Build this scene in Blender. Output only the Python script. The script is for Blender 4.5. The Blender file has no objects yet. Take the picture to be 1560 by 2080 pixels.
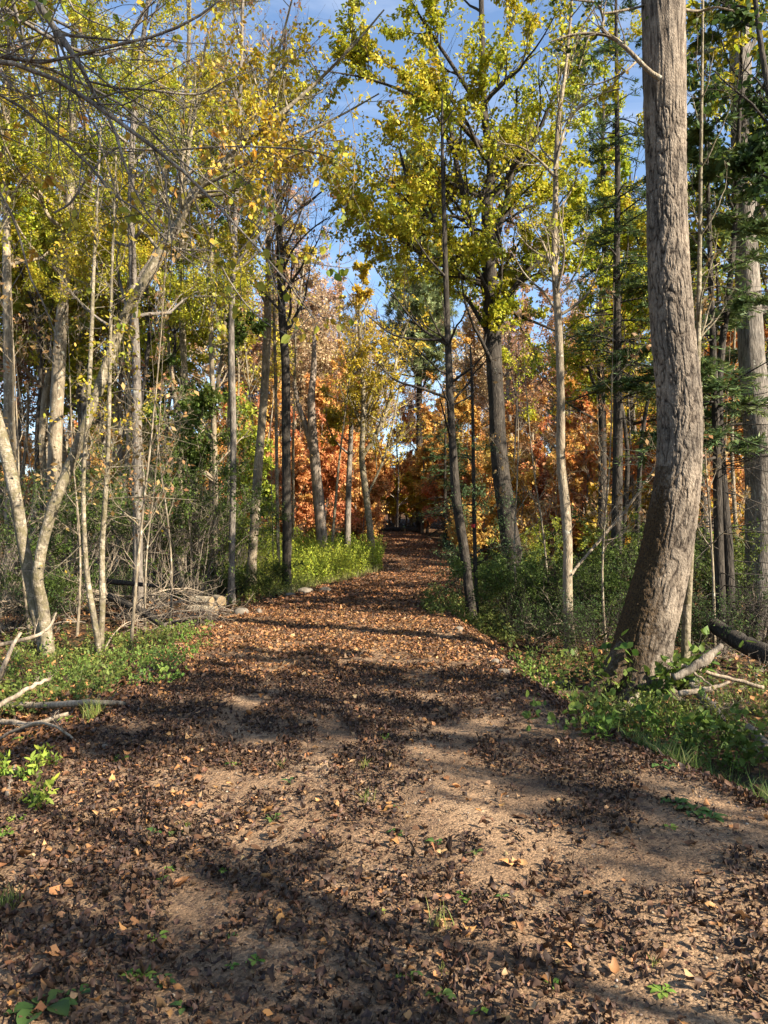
import bpy, math, random, warnings
import numpy as np
from mathutils import Vector
warnings.filterwarnings('ignore')
C = bpy.context.scene.collection
F, CX, HY, CH = 1562.0, 780.0, 1085.0, 1.6      # lens measured on the photograph: focal length in px, centre, horizon, eye height
SUN_AZ, SUN_EL = math.radians(57), math.radians(34)   # azimuth measured from -Y towards +X

# ---------------------------------------------------------------- noise
def _h(ix, iy, iz, seed):
    n = (ix.astype(np.int64) * 374761393 + iy.astype(np.int64) * 668265263 + iz.astype(np.int64) * 2147483647 + seed * 144665) & 0xffffffff
    n = ((n ^ (n >> 13)) * 1274126177) & 0xffffffff
    n = ((n ^ (n >> 16)) * 2246822519) & 0xffffffff
    return ((n ^ (n >> 15)) & 0xffff) / 65535.0
def vnoise(p, seed=0):
    p = np.asarray(p, float)
    if p.shape[-1] == 2: p = np.concatenate([p, np.zeros(p.shape[:-1] + (1,))], -1)
    i = np.floor(p).astype(np.int64); f = p - i; f = f * f * (3 - 2 * f)
    r = 0
    for dx in (0, 1):
        for dy in (0, 1):
            for dz in (0, 1):
                w = (f[..., 0] if dx else 1 - f[..., 0]) * (f[..., 1] if dy else 1 - f[..., 1]) * (f[..., 2] if dz else 1 - f[..., 2])
                r = r + w * _h(i[..., 0] + dx, i[..., 1] + dy, i[..., 2] + dz, seed)
    return r
def fbm(p, oct=3, seed=0):
    p = np.asarray(p, float); a, s, t = 0.5, 0, 0
    for k in range(oct):
        s = s + a * vnoise(p * 2 ** k, seed + k * 17); t += a; a *= .5
    return s / t
def sstep(a, b, x):
    t = np.clip((x - a) / (b - a), 0, 1); return t * t * (3 - 2 * t)
def nrm(v): return v / (np.linalg.norm(v, axis=-1, keepdims=True) + 1e-9)

# ---------------------------------------------------------------- terrain
_LE = np.array([(-30,-2.6),(0,-2.6),(2,-2.55),(4.5,-2.4),(6.85,-2.3),(8.8,-2.5),(12.2,-2.97),(16.1,-2.68),(19,-2.3),(23.8,-1.9),(26.5,-.8),(30,0.05),(38,0.0),(43,-.3),(55,-.6),(62,-2.5),(70,-7),(78,-14)])
_RE = np.array([(-30,2.7),(0,2.6),(2.5,2.6),(4.5,2.25),(6.66,1.6),(8.2,1.42),(12.2,1.33),(16.7,1.15),(20,1.5),(24,2.0),(27,2.7),(31,3.4),(38,3.1),(43,2.8),(55,2.4),(62,1.2),(70,-2.4),(78,-9)])
_ZC = np.array([(-200,0),(0,0),(25,0),(30,.16),(35,.52),(43,1.15),(55,1.62),(70,2.3),(90,4.2),(120,8),(200,15),(900,24)])
def edgeL(y): return np.interp(y, _LE[:, 0], _LE[:, 1])
def edgeR(y): return np.interp(y, _RE[:, 0], _RE[:, 1])
def height(x, y):
    x = np.asarray(x, float); y = np.asarray(y, float)
    z = np.interp(y, _ZC[:, 0], _ZC[:, 1])
    d = np.maximum(edgeL(y) - x, x - edgeR(y))
    fade = 1 - .6 * sstep(24, 34, y)
    right = (x > 0)
    drop = np.where(right, .50, .36 * (1 - .6 * sstep(11, 15, y))) * fade
    z = z - drop * sstep(-.1, np.where(right, 1.1, 1.5), d)
    pq = np.stack([x, y], -1)
    out = sstep(.2, 2.5, d)
    z = z + out * (.32 * (fbm(pq * .28, 3, 5) - .5) + .10 * (fbm(pq * 1.3, 2, 9) - .5))
    c = (edgeL(y) + edgeR(y)) / 2
    z = z - .022 * (np.exp(-((x - c - .85) / .28) ** 2) + np.exp(-((x - c + .75) / .28) ** 2))
    z = z + (1 - out) * (.05 * (fbm(pq * .8, 2, 3) - .5) + .022 * (fbm(pq * 4.1, 2, 31) - .5))
    return z
def P(px, py, Y): return np.array([(px - CX) / F * Y, Y, CH + (HY - py) / F * Y])
def ground_at(px, py):                          # where the sight line of that spot of the photograph meets the ground
    Y = np.linspace(1.5, 75, 6000); X = (px - CX) / F * Y
    d = CH + (HY - py) / F * Y - height(X, Y)
    k = np.argmax(d < 0)
    if d[k] >= 0: k = len(Y) - 1
    return np.array([X[k], Y[k], float(height(X[k], Y[k]))])
def g3(x, y, dz=0): return np.array([x, y, float(height(x, y)) + dz])

# ---------------------------------------------------------------- meshes
def link(o, parent=None):
    C.objects.link(o)
    if parent: o.parent = parent
    return o
def mesh(name, V, Q, mat, parent=None, col=None, smooth=False, loc=None, attrs=None):
    V = np.asarray(V, np.float32).reshape(-1, 3); Q = np.asarray(Q, np.int32); n, k = Q.shape
    me = bpy.data.meshes.new(name)
    me.vertices.add(len(V)); me.vertices.foreach_set('co', V.ravel())
    me.loops.add(n * k); me.loops.foreach_set('vertex_index', Q.ravel())
    me.polygons.add(n); me.polygons.foreach_set('loop_start', np.arange(0, n * k, k, dtype=np.int32))
    if smooth: me.polygons.foreach_set('use_smooth', np.ones(n, bool))
    if col is not None:
        a = me.attributes.new('tint', 'FLOAT_COLOR', 'POINT')
        c = np.ones((len(V), 4), np.float32); c[:, :3] = col; a.data.foreach_set('color', c.ravel())
    for k_, v_ in (attrs or {}).items():
        a = me.attributes.new(k_, 'FLOAT', 'POINT'); a.data.foreach_set('value', np.asarray(v_, np.float32))
    me.update(calc_edges=True); me.validate()
    if mat: me.materials.append(mat)
    o = bpy.data.objects.new(name, me)
    if loc is not None: o.location = loc
    return link(o, parent)
def tag(o, label=None, cat=None, group=None, kind=None):
    for k, v in (('label', label), ('category', cat), ('group', group), ('kind', kind)):
        if v: o[k] = v
    return o
def empty(name, loc, label, cat, group=None, rz=0):
    o = bpy.data.objects.new(name, None); o.empty_display_size = .2
    o.location = [float(v) for v in loc]; o.rotation_euler = (0, 0, rz); link(o); return tag(o, label, cat, group)
def dup(root, loc, rz=0, sc=1.0, label=None, group=None, tilt=(0, 0)):
    r = root.copy(); C.objects.link(r); r.location = [float(v) for v in loc]; r.rotation_euler = (tilt[0], tilt[1], rz)
    r.scale = (sc, sc, sc) if np.isscalar(sc) else sc
    if label: r['label'] = label
    if group: r['group'] = group
    for ch in root.children:
        c = ch.copy(); C.objects.link(c); c.parent = r
        for g in ch.children:
            e = g.copy(); C.objects.link(e); e.parent = c
    return r

class Acc:                                      # gathers pieces of one mesh
    def __init__(s): s.v, s.q, s.c, s.n = [], [], [], 0
    def add(s, V, Q, col=None):
        s.v.append(V.reshape(-1, 3)); s.q.append(Q + s.n); s.n += len(s.v[-1])
        if col is not None: s.c.append(col.reshape(-1, 3))
    def out(s): return np.concatenate(s.v), np.concatenate(s.q), (np.concatenate(s.c) if s.c else None)

def tubes(pts, rad, S):
    B, N, _ = pts.shape
    t = nrm(np.gradient(pts, axis=1))
    m = nrm(t.mean(1)); ref = np.zeros_like(m); ref[np.arange(B), np.argmin(np.abs(m), 1)] = 1
    u = nrm(np.cross(t, ref[:, None, :])); v = np.cross(t, u)
    a = np.linspace(0, 2 * math.pi, S, endpoint=False)
    V = pts[:, :, None, :] + rad[:, :, None, None] * (np.cos(a)[None, None, :, None] * u[:, :, None, :] + np.sin(a)[None, None, :, None] * v[:, :, None, :])
    i = np.arange(B)[:, None, None] * N * S; j = np.arange(N - 1)[None, :, None] * S; k = np.arange(S)[None, None, :]; k2 = (k + 1) % S
    Q = np.stack([i + j + k, i + j + k2, i + j + S + k2, i + j + S + k], -1).reshape(-1, 4)
    return V.reshape(-1, 3), Q
def resample(pts, N, k=3):
    pts = np.asarray(pts, float)
    d = np.r_[0, np.cumsum(np.linalg.norm(np.diff(pts[:, :3], axis=0), axis=1))]; s = np.linspace(0, d[-1], N)
    if len(pts) < 3: return np.stack([np.interp(s, d, pts[:, c]) for c in range(pts.shape[1])], -1)
    m = np.gradient(pts, d, axis=0)              # Hermite
    i = np.clip(np.searchsorted(d, s, 'right') - 1, 0, len(d) - 2); h = (d[i + 1] - d[i])[:, None]; t = ((s - d[i])[:, None]) / h
    return (2*t**3-3*t**2+1)*pts[i] + (t**3-2*t**2+t)*h*m[i] + (-2*t**3+3*t**2)*pts[i+1] + (t**3-t**2)*h*m[i+1]

def grow(rng, pts, rad, n, t0=.3, t1=1, ang=55, sd=12, l0=1, l1=.5, up=.1, wig=.15, N=7, rk=.55, rmax=9, rend=.0025, rel=False, bias=None, w=None):
    B, M, _ = pts.shape
    plen = np.linalg.norm(np.diff(pts, axis=1), axis=2).sum(1)
    pw = plen if w is None else plen * w
    b = rng.choice(B, n, p=pw / pw.sum()); t = rng.uniform(t0, t1, n)
    f = np.clip(t * (M - 1), 0, M - 1.001); i = f.astype(int); f = (f - i)[:, None]
    base = pts[b, i] * (1 - f) + pts[b, i + 1] * f; tan = nrm(pts[b, i + 1] - pts[b, i])
    pr = rad[b, i] * (1 - f[:, 0]) + rad[b, i + 1] * f[:, 0]
    rv = rng.normal(size=(n, 3))
    if bias is not None: rv = rv + np.asarray(bias)
    perp = rv - (rv * tan).sum(1, keepdims=True) * tan; perp = nrm(perp)
    a = np.radians(rng.normal(ang, sd, n))[:, None]
    d = nrm(tan * np.cos(a) + perp * np.sin(a))
    tt = (t - t0) / max(t1 - t0, 1e-6)
    L = (l0 + (l1 - l0) * tt) * rng.uniform(.6, 1.25, n)
    if rel: L = L * plen[b]
    st = (L / (N - 1))[:, None]; out = np.empty((n, N, 3)); out[:, 0] = base; p = base
    for k in range(1, N):
        d = nrm(d + rng.normal(0, wig, (n, 3)) + np.array([0, 0, up])); p = p + d * st; out[:, k] = p
    r0 = np.minimum(np.minimum(pr * rk, rmax), np.maximum(L * .02, rend * 1.2)); r0 = np.maximum(r0, rend)
    R = r0[:, None] * (1 - np.linspace(0, 1, N)[None] ** .9) + rend * np.linspace(0, 1, N)[None]
    return out, R

def leaf_shapes(rng, pos, ax, nor, L, wid=.55, full=True, fold=.25, curl=.2):
    """leaf faces: 6 points folded along the midrib (full) or one diamond"""
    n = len(pos); ax = nrm(ax); side = nrm(np.cross(nor, ax)); up = np.cross(ax, side)
    L = L[:, None]; W = L * wid * .5
    if full:
        f = (rng.uniform(-.2, 1, (n, 1)) * fold); c = rng.uniform(-1, 1, (n, 1)) * curl
        base = pos; tip = pos + ax * L - up * L * c
        l1 = pos + ax * L * .33 + side * W + up * W * f; l2 = pos + ax * L * .68 + side * W * .82 + up * (W * f - L * c * .4)
        r1 = pos + ax * L * .33 - side * W + up * W * f; r2 = pos + ax * L * .68 - side * W * .82 + up * (W * f - L * c * .4)
        V = np.stack([base, l1, l2, tip, r2, r1], 1); o = np.arange(n)[:, None] * 6
        Q = np.concatenate([o + np.array([[0, 3, 2, 1]]), o + np.array([[0, 5, 4, 3]])])
        return V, Q, 6
    mid = pos + ax * L * .45 + up * L * rng.uniform(-.12, .12, (n, 1))
    V = np.stack([pos, mid + side * W, pos + ax * L, mid - side * W], 1); o = np.arange(n)[:, None] * 4
    return V, o + np.array([[0, 3, 2, 1]]), 4

def pick_cols(rng, key, pal, jit=.22):
    """key 0..1 picks along the palette; returns jittered colours"""
    pal = np.asarray(pal, float); k = np.clip(key, 0, .9999) * (len(pal) - 1); i = k.astype(int); f = (k - i)[:, None]
    c = pal[i] * (1 - f) + pal[i + 1] * f
    return np.clip(c * rng.uniform(1 - jit, 1 + jit, (len(c), 1)) * rng.uniform(.93, 1.07, c.shape), 0, 1)

def leaves_on(rng, tw, n, size, pal, wid=.55, full=True, gap=.35, gf=.9, droop=.35, off=.05, seed=1, cf=.5, t0=.1, flat=.6, jit=.22, shift=0, curl=.25):
    B, N, _ = tw.shape
    g = vnoise(tw[:, N // 2] * gf, seed); w = sstep(gap, gap + .25, g) + .02
    b = rng.choice(B, n, p=w / w.sum()); t = rng.uniform(t0, 1, n) * (N - 1.001); i = t.astype(int); f = (t - i)[:, None]
    pos = tw[b, i] * (1 - f) + tw[b, i + 1] * f; tan = nrm(tw[b, i + 1] - tw[b, i])
    pos = pos + rng.normal(0, off, (n, 3))
    ax = nrm(tan * .5 + rng.normal(0, .6, (n, 3)) + np.array([0, 0, -droop]))
    nor = nrm(rng.normal(0, 1 - flat, (n, 3)) + np.array([0, 0, flat]))
    L = size * rng.uniform(.55, 1.25, n)
    V, Q, k = leaf_shapes(rng, pos, ax, nor, L, wid, full, curl=curl)
    key = .55 * vnoise(pos * cf, seed + 7) + .25 * rng.random(B)[b] + .35 * rng.random(n) - .08 + shift
    col = pick_cols(rng, key, pal, jit)
    return V, Q, np.repeat(col, k, 0)
# ---------------------------------------------------------------- materials
def newmat(name):
    m = bpy.data.materials.new(name); m.use_nodes = True; nt = m.node_tree; nt.nodes.clear()
    return m, nt, nt.nodes.new, nt.links.new
def ramp(nt, stops):
    r = nt.nodes.new('ShaderNodeValToRGB'); e = r.color_ramp.elements
    while len(e) < len(stops): e.new(0.5)
    for k, (p, c) in enumerate(stops): e[k].position = p; e[k].color = (*c, 1)
    return r
def tex(nt, kind, scale, vec=None, **kw):
    t = nt.nodes.new({'n': 'ShaderNodeTexNoise', 'v': 'ShaderNodeTexVoronoi', 'w': 'ShaderNodeTexWave'}[kind])
    t.inputs['Scale'].default_value = scale
    for k, v in kw.items():
        if k in ('feature', 'distance', 'bands_direction', 'wave_type'): setattr(t, k, v)
        else: t.inputs[k.replace('_', ' ')].default_value = v
    if vec is not None: nt.links.new(vec, t.inputs['Vector'])
    return t
def mapping(nt, scale):
    c = nt.nodes.new('ShaderNodeTexCoord'); m = nt.nodes.new('ShaderNodeMapping'); m.inputs['Scale'].default_value = scale
    nt.links.new(c.outputs['Object'], m.inputs['Vector']); return m.outputs[0]
def mixc(nt, fac, a, b, mode='MIX'):
    m = nt.nodes.new('ShaderNodeMix'); m.data_type = 'RGBA'; m.blend_type = mode
    for s, v in ((0, fac), (6, a), (7, b)):
        if hasattr(v, 'links'): nt.links.new(v, m.inputs[s])
        else: m.inputs[s].default_value = v if s == 0 else (*v, 1)
    return m.outputs[2]

def leaf_mat(name, trans=.35, rough=.55, spec=.3, hue=0.0, gain=(1, 1, 1)):
    m, nt, N, Lk = newmat(name)
    a = N('ShaderNodeAttribute'); a.attribute_name = 'tint'
    oi = N('ShaderNodeObjectInfo'); mr = N('ShaderNodeMapRange'); mr.inputs[3].default_value = .5 - hue; mr.inputs[4].default_value = .5 + hue
    Lk(oi.outputs['Random'], mr.inputs[0])
    hs = N('ShaderNodeHueSaturation'); Lk(a.outputs['Color'], hs.inputs['Color']); Lk(mr.outputs[0], hs.inputs['Hue'])
    p = N('ShaderNodeBsdfPrincipled'); p.inputs['Roughness'].default_value = rough; p.inputs['Specular IOR Level'].default_value = spec
    Lk(hs.outputs[0], p.inputs['Base Color'])
    t = N('ShaderNodeBsdfTranslucent'); Lk(hs.outputs[0], t.inputs['Color'])
    mx = N('ShaderNodeMixShader'); mx.inputs[0].default_value = trans; Lk(p.outputs[0], mx.inputs[1]); Lk(t.outputs[0], mx.inputs[2])
    o = N('ShaderNodeOutputMaterial'); Lk(mx.outputs[0], o.inputs['Surface']); return m

def bark_mat(name, dark, mid, light, zs=.16, sc=26, bump=.6, lichen=None, lich=.6, bands=False, moss=None):
    m, nt, N, Lk = newmat(name)
    v = mapping(nt, (1, 1, zs)); v1 = mapping(nt, (1, 1, 1))
    a = tex(nt, 'n', sc, v, Detail=5, Roughness=.65, Distortion=.4)
    b = tex(nt, 'v', sc * 1.3, v, feature='DISTANCE_TO_EDGE')
    r = ramp(nt, [(.30, dark), (.50, mid), (.72, light)]); Lk(a.outputs[0], r.inputs[0])
    col = r.outputs[0]
    big = tex(nt, 'n', 2.2, v1, Detail=3); rb = ramp(nt, [(.35, (.6, .6, .6)), (.65, (1.15, 1.13, 1.1))]); Lk(big.outputs[0], rb.inputs[0])
    col = mixc(nt, 1.0, col, rb.outputs[0], 'MULTIPLY')
    if bands:                                     # dark lenticels of birch bark
        vb = mapping(nt, (5, 5, 34)); n2 = tex(nt, 'n', 1.5, vb, Detail=3, Roughness=.7); r2 = ramp(nt, [(.56, (0, 0, 0)), (.64, (1, 1, 1))]); Lk(n2.outputs[0], r2.inputs[0])
        col = mixc(nt, r2.outputs[0], col, dark)
    if lichen:
        n3 = tex(nt, 'n', 7.5, v1, Detail=7, Roughness=.75); r3 = ramp(nt, [(lich - .04, (0, 0, 0)), (lich + .05, (1, 1, 1))]); Lk(n3.outputs[0], r3.inputs[0])
        col = mixc(nt, r3.outputs[0], col, lichen)
    if moss:
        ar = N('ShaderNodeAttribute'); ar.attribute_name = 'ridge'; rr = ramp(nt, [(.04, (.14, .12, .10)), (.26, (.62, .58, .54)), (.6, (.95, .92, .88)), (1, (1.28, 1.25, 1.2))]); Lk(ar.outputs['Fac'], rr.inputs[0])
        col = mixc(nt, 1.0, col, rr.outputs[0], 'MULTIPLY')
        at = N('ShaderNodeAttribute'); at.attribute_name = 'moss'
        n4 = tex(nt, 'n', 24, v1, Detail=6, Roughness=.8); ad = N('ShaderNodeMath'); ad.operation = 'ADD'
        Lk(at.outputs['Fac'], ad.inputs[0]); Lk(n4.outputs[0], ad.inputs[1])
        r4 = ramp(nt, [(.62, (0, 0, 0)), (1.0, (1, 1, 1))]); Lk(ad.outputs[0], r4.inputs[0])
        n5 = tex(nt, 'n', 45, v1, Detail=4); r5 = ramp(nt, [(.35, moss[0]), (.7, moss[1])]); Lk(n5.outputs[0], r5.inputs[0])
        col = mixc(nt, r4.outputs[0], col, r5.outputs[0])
    p = N('ShaderNodeBsdfPrincipled'); p.inputs['Roughness'].default_value = .85; p.inputs['Specular IOR Level'].default_value = .2; Lk(col, p.inputs['Base Color'])
    ad = N('ShaderNodeMath'); ad.operation = 'ADD'; Lk(a.outputs[0], ad.inputs[0]); Lk(b.outputs[0], ad.inputs[1])
    bp = N('ShaderNodeBump'); bp.inputs['Strength'].default_value = bump; bp.inputs['Distance'].default_value = .02
    Lk(ad.outputs[0], bp.inputs['Height']); Lk(bp.outputs[0], p.inputs['Normal'])
    o = N('ShaderNodeOutputMaterial'); Lk(p.outputs[0], o.inputs['Surface']); return m

def plain_mat(name, c1, c2, sc=8, rough=.85, bump=.3, bsc=30):
    m, nt, N, Lk = newmat(name); v = mapping(nt, (1, 1, 1))
    a = tex(nt, 'n', sc, v, Detail=6, Roughness=.65); r = ramp(nt, [(.3, c1), (.7, c2)]); Lk(a.outputs[0], r.inputs[0])
    b = tex(nt, 'n', bsc, v, Detail=5, Roughness=.7)
    p = N('ShaderNodeBsdfPrincipled'); p.inputs['Roughness'].default_value = rough; p.inputs['Specular IOR Level'].default_value = .25; Lk(r.outputs[0], p.inputs['Base Color'])
    bp = N('ShaderNodeBump'); bp.inputs['Strength'].default_value = bump; bp.inputs['Distance'].default_value = .02; Lk(b.outputs[0], bp.inputs['Height']); Lk(bp.outputs[0], p.inputs['Normal'])
    o = N('ShaderNodeOutputMaterial'); Lk(p.outputs[0], o.inputs['Surface']); return m

def sand_mat():
    m, nt, N, Lk = newmat('sandy_gravel'); v = mapping(nt, (1, 1, 1))
    a = tex(nt, 'n', 1.3, v, Detail=6, Roughness=.6); r = ramp(nt, [(.3, (.14, .088, .051)), (.55, (.255, .168, .098)), (.75, (.35, .25, .155))]); Lk(a.outputs[0], r.inputs[0])
    vo = tex(nt, 'v', 75, v); r2 = ramp(nt, [(0, (.45, .42, .40)), (.5, (1, 1, 1)), (1, (1.5, 1.45, 1.4))]); Lk(vo.outputs['Color'], r2.inputs[0])
    c = mixc(nt, 1, r.outputs[0], r2.outputs[0], 'MULTIPLY')
    n2 = tex(nt, 'n', 210, v, Detail=3, Roughness=.7); r3 = ramp(nt, [(.3, (.55, .55, .55)), (.7, (1.35, 1.32, 1.28))]); Lk(n2.outputs[0], r3.inputs[0])
    c = mixc(nt, 1, c, r3.outputs[0], 'MULTIPLY')
    n3 = tex(nt, 'n', 9, v, Detail=7, Roughness=.75); r4 = ramp(nt, [(.53, (0, 0, 0)), (.62, (1, 1, 1))]); Lk(n3.outputs[0], r4.inputs[0])
    c = mixc(nt, r4.outputs[0], c, (.075, .048, .033))       # humus trodden into the sand
    p = N('ShaderNodeBsdfPrincipled'); p.inputs['Roughness'].default_value = .9; p.inputs['Specular IOR Level'].default_value = .2; Lk(c, p.inputs['Base Color'])
    h = tex(nt, 'n', 38, v, Detail=6, Roughness=.75); ad = N('ShaderNodeMath'); ad.operation = 'MULTIPLY_ADD'; Lk(vo.outputs['Distance'], ad.inputs[0]); ad.inputs[1].default_value = -.5; Lk(h.outputs[0], ad.inputs[2])
    bp = N('ShaderNodeBump'); bp.inputs['Strength'].default_value = .75; bp.inputs['Distance'].default_value = .018; Lk(ad.outputs[0], bp.inputs['Height']); Lk(bp.outputs[0], p.inputs['Normal'])
    o = N('ShaderNodeOutputMaterial'); Lk(p.outputs[0], o.inputs['Surface']); return m
def floor_mat():
    m, nt, N, Lk = newmat('forest_floor'); v = mapping(nt, (1, 1, 1))
    vo = tex(nt, 'v', 16, v, Randomness=1.0); sp = N('ShaderNodeSeparateColor'); Lk(vo.outputs['Color'], sp.inputs[0])
    r = ramp(nt, [(0, (.025, .016, .011)), (.35, (.06, .035, .02)), (.65, (.13, .07, .035)), (.9, (.22, .115, .05)), (1, (.30, .17, .07))]); Lk(sp.outputs[0], r.inputs[0])
    n = tex(nt, 'n', .9, v, Detail=5, Roughness=.65); r2 = ramp(nt, [(.35, (.45, .42, .4)), (.65, (1.1, 1.05, 1))]); Lk(n.outputs[0], r2.inputs[0])
    c = mixc(nt, 1, r.outputs[0], r2.outputs[0], 'MULTIPLY')
    n5 = tex(nt, 'n', .5, v, Detail=6, Roughness=.7); r5 = ramp(nt, [(.5, (0, 0, 0)), (.64, (1, 1, 1))]); Lk(n5.outputs[0], r5.inputs[0])
    c = mixc(nt, r5.outputs[0], c, (.03, .038, .014))
    p = N('ShaderNodeBsdfPrincipled'); p.inputs['Roughness'].default_value = .9; p.inputs['Specular IOR Level'].default_value = .15; Lk(c, p.inputs['Base Color'])
    h = tex(nt, 'n', 20, v, Detail=6, Roughness=.75); ad = N('ShaderNodeMath'); ad.operation = 'ADD'; Lk(vo.outputs['Distance'], ad.inputs[0]); Lk(h.outputs[0], ad.inputs[1])
    bp = N('ShaderNodeBump'); bp.inputs['Strength'].default_value = 1; bp.inputs['Distance'].default_value = .05; Lk(ad.outputs[0], bp.inputs['Height']); Lk(bp.outputs[0], p.inputs['Normal'])
    o = N('ShaderNodeOutputMaterial'); Lk(p.outputs[0], o.inputs['Surface']); return m

M = dict(
    leaf=leaf_mat('autumn_leaf', .38, hue=.012), leaf_far=leaf_mat('far_autumn_leaf', .35, hue=.02), green=leaf_mat('green_leaf', .3, .6, .22, hue=.012),
    needle=leaf_mat('needle', .2, .5, .3), litter=leaf_mat('fallen_leaf', .12, .6, .3), grass=leaf_mat('grass_blade', .35, .5, .3),
    ash=bark_mat('ridged_grey_bark', (.095, .076, .058), (.18, .15, .118), (.265, .228, .182), .35, 48, .8, (.40, .38, .32), .70, moss=((.02, .012, .006), (.085, .05, .018))),
    grey=bark_mat('grey_bark', (.05, .042, .034), (.16, .138, .112), (.30, .265, .22), .15, 30, .8, (.34, .34, .27), .64),
    tan=bark_mat('tan_bark', (.09, .07, .045), (.23, .185, .125), (.36, .30, .21), .2, 30, .6, (.40, .38, .29), .60),
    birch=bark_mat('birch_bark', (.06, .048, .035), (.25, .21, .145), (.43, .375, .28), .5, 18, .6, (.13, .11, .06), .51, bands=True),
    dark=bark_mat('dark_bark', (.014, .011, .009), (.043, .036, .028), (.10, .085, .068), .16, 30, .9, (.20, .20, .15), .66),
    snag=bark_mat('weathered_wood', (.10, .075, .055), (.24, .19, .145), (.44, .38, .31), .06, 30, .6),
    twig=bark_mat('dead_twig', (.09, .07, .052), (.20, .165, .125), (.34, .295, .235), .3, 30, .4),
    pale=bark_mat('bleached_wood', (.12, .09, .06), (.27, .215, .15), (.45, .375, .28), .25, 30, .4),
    cut=plain_mat('sawn_wood', (.17, .115, .06), (.32, .23, .125), 22, .8, .3), stone=plain_mat('field_stone', (.09, .075, .055), (.22, .185, .14), 9, .85, .5, 26),
    sand=sand_mat(), floor=floor_mat(), tape=plain_mat('red_ribbon', (.5, .03, .03), (.6, .05, .04), 5, .6, 0.05),
)

# ---------------------------------------------------------------- trees
PAL = dict(
    yellowgreen=[(.11, .17, .02), (.22, .28, .022), (.37, .38, .025), (.48, .41, .03), (.50, .27, .03)],
    ochre=[(.11, .155, .022), (.21, .25, .025), (.37, .35, .028), (.48, .36, .03), (.45, .25, .04)],
    orange=[(.43, .20, .065), (.55, .27, .08), (.60, .33, .09), (.58, .39, .09), (.48, .40, .10)],
    red=[(.44, .16, .075), (.55, .23, .09), (.60, .31, .105), (.58, .36, .11)],
    gold=[(.26, .24, .03), (.42, .33, .03), (.54, .37, .035), (.56, .28, .03)],
    green=[(.035, .06, .014), (.06, .095, .018), (.09, .125, .022), (.15, .165, .026)],
    lime=[(.12, .18, .022), (.21, .27, .03), (.32, .34, .035), (.42, .38, .04)],
    dkgreen=[(.022, .045, .014), (.035, .065, .016), (.055, .09, .02), (.09, .12, .022)],
    brown=[(.14, .075, .035), (.24, .12, .05), (.34, .19, .075), (.30, .22, .08)],
    pinkish=[(.34, .20, .14), (.42, .27, .17), (.48, .34, .19), (.48, .26, .13)],
    fir=[(.04, .075, .03), (.07, .12, .045), (.11, .17, .06), (.16, .20, .055)],
    pine=[(.17, .22, .10), (.25, .30, .13), (.33, .36, .16)],
)
def px_line(pts, Y, seed=0, lean=0.0, amp=.25):
    """trunk line measured on the photograph, stood at its real distance; the depth sways a little as real trunks do"""
    rng = np.random.default_rng(seed); out = []
    for k, q in enumerate(pts):
        w = q[2] if len(q) > 2 else 4
        y = Y + (0 if k == 0 else amp * (rng.random() - .5)) + lean * k
        out.append(np.r_[P(q[0], q[1], y), w / 2 / F * y])
    return np.array(out)

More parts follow.
